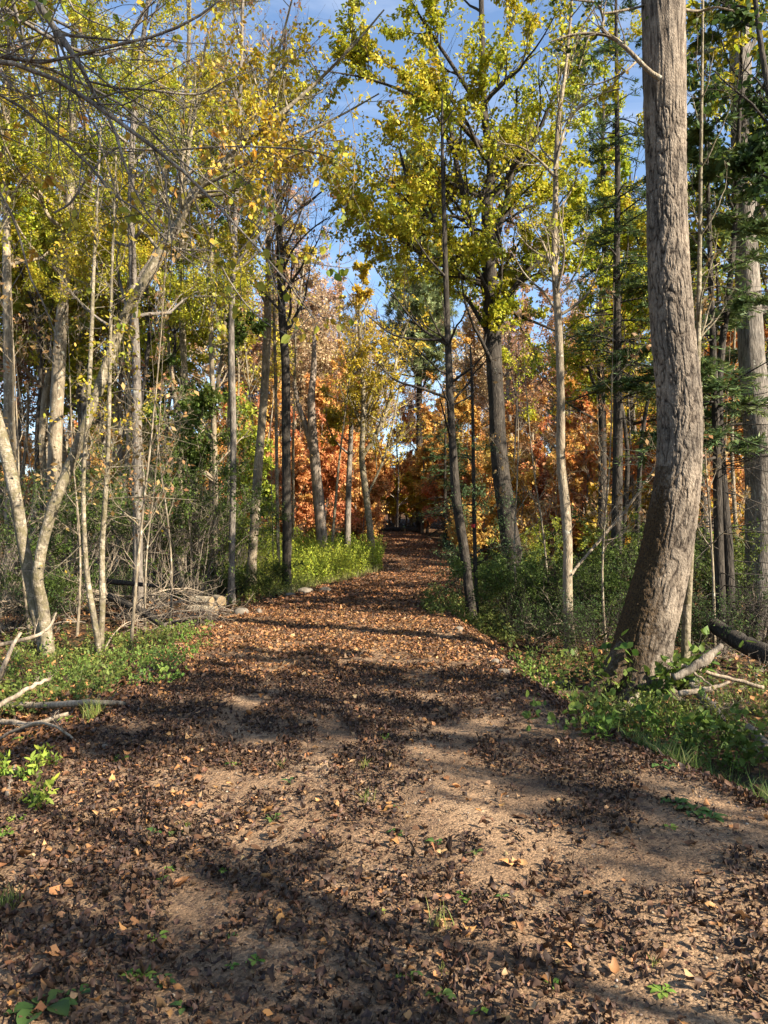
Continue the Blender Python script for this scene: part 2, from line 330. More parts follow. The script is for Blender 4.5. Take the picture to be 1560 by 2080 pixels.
def build_tree(name, label, cat, base, trunk, bark, levels, leaf=None, leafmat='leaf', limbs=(), seed=1, group=None, S=14, NT=40, flare=1.35, parts=True, hide_tw=False, extra=None, NL=12):
    """trunk: (k,4) world points with radius; limbs: more lines of the same kind; levels: grow() settings; leaf: leaves_on() settings"""
    rng = np.random.default_rng(seed); base = np.asarray(base, float)
    tr = np.array(trunk, float)
    if tr[0, 2] > base[2] - .12:
        tr = np.vstack([[*(tr[0, :3] + (tr[0, :3] - tr[1, :3]) / max(np.linalg.norm(tr[0, :3] - tr[1, :3]), 1e-6) * (tr[0, 2] - base[2] + .15)), tr[0, 3] * 1.15], tr])
    tr = resample(tr, NT); tr[:, 3] = np.maximum(tr[:, 3], .003); z = tr[:, 2] - base[2]
    tr[:, 3] *= 1 + (flare - 1) * np.exp(-np.maximum(z, 0) / .22)
    tr[:, :3] -= base
    root = empty(name, base, label, cat, group)
    A = Acc(); V, Q = tubes(tr[None, :, :3], tr[None, :, 3], S)
    ring = V.reshape(NT, S, 3); cen = tr[:, None, :3]
    ns = fbm(V.reshape(NT, S, 3) * np.array([5, 5, 1.6]) + seed, 2, seed) - .5
    ring = cen + (ring - cen) * (1 + .22 * ns[..., None]); A.add(ring, Q)
    par, prad = tr[None, :, :3], tr[None, :, 3]
    lim = [np.c_[resample(l, NL)] for l in limbs]
    if lim:
        lp = np.stack(lim); lp[..., :3] -= base
    last = None; tw = []
    for k, lv in enumerate(levels):
        lv = dict(lv); S_ = lv.pop('S', (6, 4, 3, 3)[k])
        if k == 0: lv.setdefault('N', NL)
        p, r = grow(rng, par, prad, **lv)
        V, Q = tubes(p, r, S_); A.add(V, Q)
        if k == 0 and lim: p = np.concatenate([p, lp[..., :3]]); r = np.concatenate([r, np.maximum(lp[..., 3], .003)])
        tw.append(p); par, prad = p, r
    V, Q, _ = A.out(); tk = mesh('trunk', V, Q, M[bark], root, smooth=True)
    for l in (lp if lim else ()):                  # every big limb is a piece of its own on the trunk
        fine = resample(l, 26); V, Q = tubes(fine[None, :, :3], np.maximum(fine[None, :, 3], .003), 10)
        c_ = np.repeat(fine[:, :3], 10, 0); V = c_ + (V - c_) * (1 + .3 * (fbm(V * 7 + seed, 2, seed)[:, None] - .5)); mesh('limb', V, Q, M[bark], tk, smooth=True)
    if leaf:
        lf = dict(leaf); ps = tw[-1]
        if lf.pop('both', False) and len(tw) > 1:
            a = tw[-2]; a = a[:, np.linspace(a.shape[1] * .4, a.shape[1] - 1, ps.shape[1]).astype(int)]; ps = np.concatenate([ps, a])
        V, Q, c = leaves_on(rng, ps, seed=seed, **lf)
        mesh('crown', V, Q, M[leafmat], root, col=c)
    return root
# ---------------------------------------------------------------- ground and path
def grid_mesh(name, X, Y, mat, zf):
    ny, nx = X.shape; V = np.stack([X, Y, zf(X, Y)], -1)
    i = np.arange(ny - 1)[:, None] * nx + np.arange(nx - 1)[None, :]
    return mesh(name, V, np.stack([i, i + 1, i + nx + 1, i + nx], -1).reshape(-1, 4), mat, smooth=True)
def steps(*seg):
    out = []
    for a, b, s in seg: out.append(np.arange(a, b, s))
    return np.concatenate(out + [[seg[-1][1]]])
xs = steps((-500, -100, 50), (-100, -30, 6), (-30, -12, 1), (-12, -5, .3), (-5, 5, .1), (5, 12, .3), (12, 30, 1), (30, 100, 6), (100, 500, 50))
ys = steps((-200, -30, 20), (-30, 0, 2), (0, 16, .1), (16, 34, .25), (34, 80, .7), (80, 140, 5), (140, 700, 60))
X, Y = np.meshgrid(xs, ys)
def ground_z(x, y):
    inside = np.minimum(x - edgeL(y), edgeR(y) - x)
    return height(x, y) - .06 * sstep(.35, .7, inside) * (y < 76)
tag(grid_mesh('ground', X, Y, M['floor'], ground_z), kind='structure')
ys = steps((-6, 1.6, .3), (1.6, 9, .03), (9, 20, .07), (20, 40, .2), (40, 76, .5)); u = np.linspace(0, 1, 130)
wob = .5 * (fbm(np.stack([ys * 1.1, ys * 0 + 3], -1), 3, 41) - .5), .5 * (fbm(np.stack([ys * 1.1, ys * 0 + 8], -1), 3, 42) - .5)
L_, R_ = edgeL(ys) + wob[0] - .18, edgeR(ys) + wob[1] + .12
X = L_[:, None] * (1 - u) + R_[:, None] * u; Y = np.repeat(ys[:, None], len(u), 1)
def path_z(x, y):
    e = np.minimum(x - L_[:, None], R_[:, None] - x)
    q = np.stack([x, y], -1)
    return height(x, y) + .012 - .035 * (1 - sstep(0, .12, e)) + .012 * (fbm(q * 11, 3, 77) - .5)
tag(grid_mesh('path', X, Y, M['sand'], path_z), kind='structure')
def surf(x, y): return height(x, y) + .014

# ---------------------------------------------------------------- fallen leaves
def litter(name, x, y, L, curl, tilt, pal, key, seed, fine=True, lift=.004, jit=.3):
    rng = np.random.default_rng(seed); n = len(x)
    us = np.array([-1, 0, 1.]); vs = np.linspace(0, 1, 5) if fine else np.array([0, .5, 1])
    wp = np.array([.06, .8, 1, .66, .03]) if fine else np.array([.15, 1, .1])
    m = len(vs); U, W = np.meshgrid(us, vs); U = U.ravel(); W = W.ravel(); w = np.repeat(wp, 3)
    wd = rng.uniform(.42, .78, n)[:, None] * .5
    lx = U[None] * w[None] * wd * L[:, None]; ly = (W[None] - .5) * L[:, None]
    a = (rng.normal(.35, .6, n) * curl)[:, None]; b = (rng.normal(.2, .8, n) * curl)[:, None]; c = (rng.normal(0, .7, n) * curl)[:, None]
    lz = a * np.abs(U[None]) * w[None] * wd * L[:, None] + b * (W[None] - .5) ** 2 * L[:, None] * 1.6 + c * U[None] * (W[None] - .5) * w[None] * L[:, None]
    shr = 1 / np.sqrt(1 + (.7 * a) ** 2); lx = lx * shr
    p = np.stack([lx, ly, lz], -1) + rng.normal(0, .06, (n, 3 * m, 3)) * (L * curl)[:, None, None]
    if not fine: pass
    ax = rng.normal(0, 1, (n, 2)) * tilt; yaw = rng.uniform(0, 6.283, n)
    cx, sx, cy, sy, cz, sz = np.cos(ax[:, 0]), np.sin(ax[:, 0]), np.cos(ax[:, 1]), np.sin(ax[:, 1]), np.cos(yaw), np.sin(yaw)
    X_, Y_, Z_ = p[..., 0], p[..., 1], p[..., 2]
    Y2 = Y_ * cx[:, None] - Z_ * sx[:, None]; Z2 = Y_ * sx[:, None] + Z_ * cx[:, None]
    X2 = X_ * cy[:, None] + Z2 * sy[:, None]; Z3 = -X_ * sy[:, None] + Z2 * cy[:, None]
    X3 = X2 * cz[:, None] - Y2 * sz[:, None]; Y3 = X2 * sz[:, None] + Y2 * cz[:, None]
    Z3 = Z3 - Z3.min(1, keepdims=True) * .92
    Px, Py = X3 + x[:, None], Y3 + y[:, None]
    gz = surf(Px, Py); V = np.stack([Px, Py, Z3 + gz + rng.uniform(0, lift, n)[:, None]], -1)
    i = (np.arange(m - 1)[:, None] * 3 + np.arange(2)[None]).ravel()
    q = np.stack([i, i + 1, i + 4, i + 3], -1); Q = (np.arange(n)[:, None, None] * 3 * m + q[None]).reshape(-1, 4)
    col = pick_cols(rng, key, pal, jit)
    return V, Q, np.repeat(col, 3 * m, 0)
r0 = np.random.default_rng(99)
DARKL = [(.022, .013, .009), (.042, .024, .016), (.068, .039, .025), (.115, .065, .037)]
TANL = [(.10, .05, .026), (.19, .09, .04), (.29, .135, .05), (.40, .20, .07), (.33, .22, .12)]
rng = np.random.default_rng(11)
def scatter(n, x0, x1, y0, y1, dens, seed, power=1.0):
    rng = np.random.default_rng(seed); out = np.empty((0, 2))
    while len(out) < n:
        k = n * 3; y = y0 + (y1 - y0) * rng.random(k) ** power; x = x0 + (x1 - x0) * rng.random(k)
        q = np.stack([x, y], -1); q = q[rng.random(k) < dens(x, y)]; out = np.concatenate([out, q])
    return out[:n, 0], out[:n, 1]
def inpath(x, y): return np.minimum(x - edgeL(y), edgeR(y) - x)
def dens_path(x, y):
    q = np.stack([x * 2.3, y * 1.25], -1)
    nz = fbm(q, 4, 21) * .8 + .1 + .30 * (vnoise(np.stack([x * 4, y * 3], -1), 4) - .5)
    c = (edgeL(y) + edgeR(y)) / 2
    bias = .10 * sstep(.3, -2.2, x) * (y < 9) - .15 * np.exp(-((x - c - .85) / .38) ** 2) * sstep(20, 9, y) - .12 * np.exp(-((x - c + .75) / .3) ** 2) * sstep(20, 9, y) - .06 * sstep(5, 2, y) * sstep(.2, 1.2, x)
    bias = bias + .045 + .05 * sstep(.6, -1, x) * (y < 10) + .14 * sstep(12, 20, y)
    return sstep(.36, .62, nz + bias) * (inpath(x, y) > -.25) * .97 + .03 * (inpath(x, y) > 0)
def even(x, y): return .55 * (inpath(x, y) > -.3) * (.4 + .6 * sstep(.3, .6, fbm(np.stack([x, y], -1) * 1.7, 2, 27)))
A = Acc()
x, y = scatter(900, -2.9, 2.9, 1.9, 9.5, even, 101); A.add(*litter('', x, y, r0.uniform(.025, .05, len(x)) + .05 * r0.random(len(x)) ** 4, .7, .3, TANL, r0.random(len(x)) ** 1.3, 102, lift=.008))
x, y = scatter(15000, -3.4, 2.2, 8, 18, even, 103, .8); A.add(*litter('', x, y, r0.uniform(.025, .075, len(x)), .7, .28, DARKL[2:] + TANL, r0.random(len(x)), 104, fine=False, lift=.012))
x, y = scatter(16000, -2.9, 2.9, 1.9, 9.5, even, 105); A.add(*litter('', x, y, r0.uniform(.008, .02, len(x)), .9, .35, DARKL + TANL[:2], r0.random(len(x)), 106, fine=False, lift=.006))
x, y = scatter(38000, -2.9, 2.9, 1.9, 9.5, dens_path, 1)
r = np.random.default_rng(2)
A.add(*litter('', x, y, .012 + .03 * r.random(len(x)) ** 1.3 + .02 * r.random(len(x)) ** 6, 1.25, .34, DARKL + TANL[:1], r.random(len(x)) * .75 + .2 * vnoise(np.stack([x, y], -1) * 1.1, 8), 3, lift=.012))
x, y = scatter(1900, -2.9, 2.9, 1.9, 9.5, lambda x, y: dens_path(x, y) * (.35 + .65 * sstep(.3, -2, x)) + .05, 4)
A.add(*litter('', x, y, r.uniform(.028, .058, len(x)) + .03 * r.random(len(x)) ** 5, .7, .27, TANL, r.random(len(x)) ** 1.2, 5, lift=.012))
x, y = scatter(17000, -3.4, 2.2, 8.5, 17, dens_path, 6)
k = r.random(len(x)) < .5
A.add(*litter('', x[k], y[k], r.uniform(.03, .06, k.sum()), 1.1, .5, DARKL + TANL[:3], r.random(k.sum()), 7, lift=.012))
k = ~k
A.add(*litter('', x[k], y[k], r.uniform(.04, .09, k.sum()), .6, .3, TANL, r.random(k.sum()), 8, fine=False, lift=.015))
x, y = scatter(24000, -3.2, 4.2, 16, 60, lambda x, y: dens_path(x, y) * sstep(70, 15, y) + .12 * (inpath(x, y) > -.3), 9, 1.1)
A.add(*litter('', x, y, r.uniform(.06, .13, len(x)), .6, .3, DARKL[2:] + TANL[:3] + [(.36, .15, .05)], r.random(len(x)) * .9 + .12 * sstep(28, 45, y), 10, fine=False, lift=.02))
V, Q, c = A.out(); tag(mesh('fallen_leaves', V, Q, M['litter'], col=c, smooth=False), kind='stuff')
# leaves drifted on the banks and through the wood
A = Acc()
x, y = scatter(15000, -5.5, -1.7, 2.2, 10, lambda x, y: sstep(.25, -.5, inpath(x, y)) * sstep(.30, .55, fbm(np.stack([x, y], -1) * .9, 3, 61) + .25 * sstep(-1.6, 0, inpath(x, y))), 12)
A.add(*litter('', x, y, r.uniform(.03, .085, len(x)), .7, .35, DARKL[1:] + TANL, np.clip(r.random(len(x)) * .72 + .28 * sstep(-.2, -1.2, inpath(x, y)) * r.random(len(x)), 0, 1), 13, lift=.02))
x, y = scatter(5000, 1.2, 5.5, 2.5, 11, lambda x, y: sstep(.25, -.5, inpath(x, y)) * sstep(-1.6, 0, inpath(x, y)), 14)
A.add(*litter('', x, y, r.uniform(.03, .075, len(x)), .8, .4, DARKL + TANL[:3], r.random(len(x)) * .8, 15, lift=.02))
x, y = scatter(30000, -16, 16, 8, 45, lambda x, y: sstep(.1, -.6, inpath(x, y)) * (np.abs(x) < .56 * y + 1.5) * .9, 16, 1.25)
A.add(*litter('', x, y, r.uniform(.06, .12, len(x)), .7, .35, DARKL + TANL, r.random(len(x)) * .95, 17, fine=False, lift=.03))
V, Q, c = A.out(); tag(mesh('fallen_leaves', V, Q, M['litter'], col=c), kind='stuff')

# ---------------------------------------------------------------- gravel and stones
def blob(rng, n, c, s, flat=.7):
    ico = np.array([(0,0,1),(.89,0,.45),(.28,.85,.45),(-.72,.53,.45),(-.72,-.53,.45),(.28,-.85,.45),(.72,.53,-.45),(-.28,.85,-.45),(-.89,0,-.45),(-.28,-.85,-.45),(.72,-.53,-.45),(0,0,-1)])
    T = np.array([(0,1,2),(0,2,3),(0,3,4),(0,4,5),(0,5,1),(1,6,2),(2,7,3),(3,8,4),(4,9,5),(5,10,1),(6,7,2),(7,8,3),(8,9,4),(9,10,5),(10,6,1),(11,7,6),(11,8,7),(11,9,8),(11,10,9),(11,6,10)])
    V = ico[None] * s[:, None, None] * rng.uniform(.7, 1.2, (n, 12, 1)) * np.stack([rng.uniform(.8, 1.3, n), rng.uniform(.7, 1, n), np.full(n, flat)], -1)[:, None]
    a = rng.uniform(0, 6.28, n); ca, sa = np.cos(a)[:, None], np.sin(a)[:, None]
    V = np.stack([V[..., 0] * ca - V[..., 1] * sa, V[..., 0] * sa + V[..., 1] * ca, V[..., 2]], -1) + c[:, None]
    return V, (np.arange(n)[:, None, None] * 12 + T[None]).reshape(-1, 3)
x, y = scatter(5200, -2.6, 2.7, 1.9, 9, lambda x, y: (inpath(x, y) > -.4) * (.25 + .75 * sstep(.5, .7, fbm(np.stack([x, y], -1) * 1.3, 3, 91))), 18, 1.3)
s = .003 + .008 * r.random(len(x)) ** 4
V, Q = blob(r, len(x), np.stack([x, y, surf(x, y) + s * .15], -1), s)
sc = pick_cols(r, r.random(len(x)), [(.10, .075, .055), (.18, .14, .10), (.25, .20, .15), (.34, .29, .23)], .2)
tag(mesh('gravel', V, Q, M['litter'], col=np.repeat(sc, 12, 0)), kind='stuff')
def stone(loc, s, label, seed, group=None):
    rng = np.random.default_rng(seed); n1, n2 = 14, 9
    th = np.linspace(0, 2 * np.pi, n1, endpoint=False); ph = np.linspace(-1.5, 1.5, n2)
    d = np.stack([np.cos(ph)[:, None] * np.cos(th), np.cos(ph)[:, None] * np.sin(th), np.sin(ph)[:, None] + 0 * th], -1)
    rr = 1 + .55 * (fbm(d * 1.1 + seed, 3, seed) - .5) + .2 * (vnoise(d * 3.5 + seed, seed) - .5)
    V = d * rr[..., None]; V = np.sign(V) * np.abs(V) ** .8 * np.asarray(s) * .5
    i = np.arange(n2 - 1)[:, None] * n1; j = np.arange(n1)[None]; k = (j + 1) % n1
    Q = np.stack([i + j, i + k, i + n1 + k, i + n1 + j], -1).reshape(-1, 4)
    cap = np.array([[n1 * (n2 - 1) + a for a in (0, 3, 7, 10)]]); Q = np.concatenate([Q, cap])
    o = mesh('stone', V, Q, M['stone'], loc=[float(v) for v in loc]); o.rotation_euler.z = rng.uniform(0, 6); return tag(o, label, 'stone', group)
for k, (px, py, w, h, lab) in enumerate([
    (490, 1250, 42, 26, 'large pale tan stone beside the sawn logs at the left path edge'),
    (526, 1246, 18, 16, 'small grey stone touching the big tan stone near the sawn logs'),
    (212, 1526, 20, 22, 'upright tan stone among orange leaves below the fallen poles'),
    (113, 1823, 15, 13, 'round pale pebble in dark shade at the lower left of the path'),
    (932, 1282, 22, 16, 'flat grey stone under the bushes at the right path edge'),
    (1022, 1372, 34, 26, 'brown stone on the right path edge just below the leafy green bush'),
    (1006, 1350, 26, 20, 'pale stone on the right path edge behind the brown one'),
    (620, 1206, 46, 22, 'rough earthy rock on the bank right of the dark leafless trunk'),
    (660, 1202, 30, 16, 'smaller pale rock on the bank at the path side of the earthy rock'),
    (590, 1212, 24, 14, 'small stone at the foot of the dark leafless trunk'),
    (268, 1245, 20, 12, 'pale stone half buried under the brush beside the dark log'),
    (430, 1275, 26, 10, 'low flat stone in the leaves in front of the sawn logs'),
    (1045, 1808, 9, 8, 'tiny pale pebble alone on bare sand in the sunlit streak'),
    (1012, 1425, 22, 14, 'small dusty stone on the edge of the sand facing the big trunk')]):
    p = ground_at(px, py); m_ = p[1] / F
    stone((p[0], p[1], p[2] + h * m_ * .14), (w * m_ * .9, w * m_ * .7, h * m_ * .9), lab, 30 + k)
# ---------------------------------------------------------------- small plants on the path
def rosette(name, loc, rad, n, pal, label, seed, wid=.5, rise=.5, cat='plant', group=None):
    rng = np.random.default_rng(seed); A = Acc()
    for k in range(n):
        a = k * 2.4 + rng.uniform(-.35, .35); L = rad * rng.uniform(.6, 1.1); w = L * wid * .5 * rng.uniform(.8, 1.2); up = rise * rng.uniform(.5, 1.3)
        vs = np.linspace(0, 1, 7); wp = np.array([.10, .14, .55, .95, 1, .7, .04])
        x = vs * L; z = up * L * (vs - .85 * vs ** 2) * 1.1 + .004; us = np.array([-1, -.5, 0, .5, 1])
        V = np.stack([np.repeat(x[:, None], 5, 1), us[None] * wp[:, None] * w, z[:, None] + np.abs(us)[None] * wp[:, None] * w * .35 + rng.normal(0, .012 * L, (7, 5))], -1)
        ca, sa = math.cos(a), math.sin(a); V = np.stack([V[..., 0] * ca - V[..., 1] * sa, V[..., 0] * sa + V[..., 1] * ca, V[..., 2]], -1)
        i = np.arange(6)[:, None] * 5 + np.arange(4)[None]
        c = pick_cols(rng, np.array([rng.random()]), pal, .12); c = np.repeat(c, 35, 0) * (1 + .12 * (np.abs(np.tile(us, 7)) < .1))[:, None]
        A.add(V, np.stack([i, i + 1, i + 6, i + 5], -1).reshape(-1, 4), c)
    V, Q, c = A.out(); return tag(mesh(name, V, Q, M['green'], col=c, smooth=True, loc=[float(v) for v in loc]), label, cat, group)
def tuft(name, loc, n, h, spread, pal, label, seed, w=.0025, cat='grass tuft', group=None):
    rng = np.random.default_rng(seed); V, Q, c = blades(rng, rng.normal(0, spread, (n, 2)), np.full(n, 0.), h, pal, w)
    return tag(mesh(name, V, Q, M['grass'], col=c, loc=[float(v) for v in loc]), label, cat, group)
def blades(rng, xy, z, h, pal, w=.004, lean=.6, key=None):
    n = len(xy); H = h * rng.uniform(.5, 1.2, n); a = rng.uniform(0, 6.28, n); d = np.stack([np.cos(a), np.sin(a)], -1); l = rng.uniform(.1, 1, n) * lean
    t = np.array([0, .35, .7, 1.0]); ww = np.array([1, .9, .6, .08]) * w
    cen = np.concatenate([xy[:, None] + d[:, None] * (t[None, :, None] ** 1.8) * (l * H)[:, None, None], (z[:, None] + H[:, None] * (t - .35 * l[:, None] * t ** 2.2))[..., None]], -1)
    b = rng.uniform(0, 6.28, n); sd = np.stack([np.cos(b), np.sin(b), 0 * b], -1)[:, None] * ww[None, :, None]
    V = np.stack([cen - sd, cen + sd], 2).reshape(n, 8, 3); i = np.array([[0, 1, 3, 2], [2, 3, 5, 4], [4, 5, 7, 6]])
    Q = (np.arange(n)[:, None, None] * 8 + i[None]).reshape(-1, 4)
    return V, Q, np.repeat(pick_cols(rng, rng.random(n) if key is None else key, pal, .2), 8, 0)
BRIGHT = [(.09, .17, .025), (.15, .24, .035), (.24, .32, .055)]
COOL = [(.04, .085, .022), (.065, .12, .028), (.10, .155, .038)]
PLANTS = [
 (90, 2062, 120, 6, COOL, 'largest broad-leaved plantain, in the bottom left corner of the path'),
 (158, 2034, 62, 5, COOL, 'second plantain, right beside the largest one in the bottom left corner'),
 (318, 1918, 46, 5, BRIGHT, 'small bright seedling left of the upright dark red leaf'),
 (292, 1990, 56, 6, BRIGHT, 'bright seedling below the upright dark red leaf'),
 (328, 2010, 50, 5, COOL, 'dull green seedling right of the bright one below the dark red leaf'),
 (264, 1995, 44, 5, BRIGHT, 'small lime seedling left of the bright one below the dark red leaf'),
 (375, 2062, 52, 6, COOL, 'dark rosette at the bottom edge between the plantains and the sand'),
 (310, 1700, 40, 4, COOL, 'pale lying weed with two long leaves amid brown litter'),
 (356, 1696, 44, 6, COOL, 'round leafy weed right of the lying weed amid brown litter'),
 (520, 1963, 38, 6, BRIGHT, 'little bright star-shaped seedling on lit sand left of centre'),
 (470, 1972, 30, 5, BRIGHT, 'yellow-green seedling left of the star-shaped one'),
 (556, 1671, 44, 6, COOL, 'dark weed in the shade band left of the bare sand'),
 (470, 1912, 30, 5, COOL, 'small shaded seedling above the star-shaped one'),
 (330, 1796, 32, 5, COOL, 'shaded seedling in the dark leaf band on the left'),
 (352, 1772, 34, 5, BRIGHT, 'seedling with pale leaves on the gravelly patch on the left'),
 (455, 1778, 40, 6, BRIGHT, 'green sprout beside a tan leaf on the left of the path'),
 (945, 1831, 48, 5, BRIGHT, 'bright two-leaved plantain on lit sand right of centre'),
 (1020, 1833, 30, 5, COOL, 'small weed at the edge of the bare sand, right of the two-leaved plantain'),
 (884, 1720, 42, 6, COOL, 'dark blue-green weed in the middle of the shadow band'),
 (966, 1740, 36, 5, COOL, 'dark weed right of the one in the middle of the shadow band'),
 (806, 1700, 34, 6, COOL, 'pale feathery weed left of the shadow band centre'),
 (768, 1868, 34, 5, BRIGHT, 'pale seedling in the brown litter at the picture centre'),
 (832, 1996, 50, 5, COOL, 'shaded plantain near the bottom, left of the dark clover-like one'),
 (896, 2032, 60, 7, COOL, 'dark clover-like rosette near the bottom centre'),
 (1345, 2026, 52, 8, BRIGHT, 'brightest round seedling alone on lit sand at the lower right'),
 (975, 2070, 44, 6, BRIGHT, 'green seedling cut by the bottom edge of the picture'),
 (1122, 2012, 44, 4, BRIGHT, 'lime seedling under a curled tan leaf near the bottom right'),
 (1270, 1938, 28, 5, COOL, 'tiny sprout in the dark litter right of centre'),
 (1532, 1996, 24, 5, BRIGHT, 'tiny yellowish sprout at the right edge of the sand'),
 (1370, 1640, 62, 7, COOL, 'left rosette of the trailing clump near the right path edge'),
 (1408, 1655, 66, 8, COOL, 'middle rosette of the trailing clump near the right path edge'),
 (1446, 1668, 56, 7, COOL, 'right rosette of the trailing clump near the right path edge'),
 (1345, 1562, 54, 7, COOL, 'green rosette on the crest of the right bank'),
 (1362, 1688, 30, 5, BRIGHT, 'pale sprout just below the trailing clump on the right'),
 (475, 1560, 36, 5, BRIGHT, 'weed on the grey gravel left of centre'),
 (587, 1594, 36, 5, COOL, 'weed among tan leaves near the middle of the path'),
 (780, 1502, 40, 6, BRIGHT, 'weed with yellowish leaves on the far side of the shadow band'),
 (800, 1650, 34, 5, COOL, 'weed at the edge of the bare track in the middle'),
 (240, 1548, 46, 7, BRIGHT, 'low yellow-green weed in the orange leaves on the left bank'),
 (33, 1672, 40, 6, BRIGHT, 'bright weed at the far left edge among brown leaves'),
 (10, 1700, 50, 7, BRIGHT, 'leafy weed cut by the left picture edge'),
 (150, 1468, 60, 7, BRIGHT, 'yellow-green weed growing between the two fallen poles'),
 (60, 1508, 60, 7, BRIGHT, 'lime weed in front of the pale fallen poles at the left edge')]
for k, (px, py, w, n, pal, lab) in enumerate(PLANTS):
    p = ground_at(px, py); rosette('rosette_plant', (p[0], p[1], surf(p[0], p[1]) - .002), w / F * p[1] * .6, n, pal, lab, 200 + k)
STRAW = [(.10, .17, .03), (.22, .26, .05), (.34, .30, .10)]
for k, (px, py, n, h, lab) in enumerate([
    (745, 1636, 26, 34, 'grass tuft on lit gravel in the middle of the path'), (890, 1895, 26, 60, 'wispy grass tuft among brown litter right of centre'),
    (376, 1692, 30, 26, 'small grass tuft beside the round leafy weed'), (190, 1466, 120, 50, 'dense grass clump behind the fallen pole on the left'),
    (572, 1566, 26, 24, 'small grass tuft in brown leaves left of centre'), (738, 1565, 26, 26, 'grass tuft on the leafy rise in the middle distance'),
    (900, 1985, 16, 24, 'thin tuft of grass beside the clover-like rosette'), (15, 1850, 50, 60, 'dry straw tuft at the lower left picture edge'),
    (1330, 1965, 20, 24, 'thin straw tuft behind the brightest seedling')]):
    p = ground_at(px, py); tuft('grass_tuft', (p[0], p[1], surf(p[0], p[1]) - .01), n, h / F * p[1], .008 * p[1] * h / 60, STRAW, lab, 260 + k, w=.0018)

# ---------------------------------------------------------------- herbs: upright leafy stems, copied
def herb(name, n, h, spread, ls, nl, pal, seed, label, cat, lean=.25, wid=.45, full=True, group=None, mat='green'):
    rng = np.random.default_rng(seed); st = np.zeros((n, 8, 3)); a = rng.uniform(0, 6.28, n); d = np.stack([np.cos(a), np.sin(a), 0 * a], -1)
    H = h * rng.uniform(.5, 1.1, n); t = np.linspace(0, 1, 8)
    st[:] = (rng.normal(0, spread, (n, 3)) * [1, 1, 0])[:, None] + d[:, None] * (t[None, :, None] ** 1.6) * (H * lean * rng.uniform(.3, 1.8, n))[:, None, None]
    st[..., 2] += H[:, None] * t[None] * (1 - .15 * t[None])
    rad = np.repeat((.0035 * h ** .5 * (1 - .8 * t))[None], n, 0) + .0008
    V, Q = tubes(st, rad, 4); A = Acc(); A.add(V, Q, np.repeat(np.array([[.09, .10, .03]]), len(V), 0))
    V, Q, c = leaves_on(rng, st, nl, ls, pal, wid=wid, full=full, gap=-1, off=.35 * ls, droop=.1, t0=.15, flat=.55, seed=seed, cf=3)
    A.add(V, Q, c); V, Q, c = A.out()
    return tag(mesh(name, V, Q, M[mat], col=c), label, cat, group)
# ---------------------------------------------------------------- trees measured one by one
def stand(name, label, cat, Y, pts, bark, levels, leaf=None, limbs=(), seed=1, lean=0.0, **kw):
    ln = px_line(pts, Y, seed, lean); b = ln[0, :3]; base = g3(b[0], b[1])
    ll = [px_line(l, Y, seed + 5 + k, amp=.5 if Y > 15 else .25) for k, l in enumerate(limbs)]
    return build_tree(name, label, cat, base, ln, bark, levels, leaf, limbs=ll, seed=seed, **kw)
def LV(n1, t0, t1, a1, l0, l1, n2, n3, n4=0, up=.08, wig=.14, **kw):
    out = [dict(n=n1, t0=t0, t1=t1, ang=a1, l0=l0, l1=l1, up=up, wig=wig, **kw), dict(n=n2, t0=.2, t1=1, ang=42, l0=.5, l1=.28, rel=True, up=up * .6, wig=.16, N=7),
           dict(n=n3, t0=.15, t1=1, ang=42, l0=.55, l1=.35, rel=True, up=.03, wig=.2, N=5, rend=.002)]
    if n4: out.append(dict(n=n4, t0=.15, t1=1, ang=45, l0=.6, l1=.4, rel=True, up=0, wig=.22, N=4, rend=.0018))
    return out

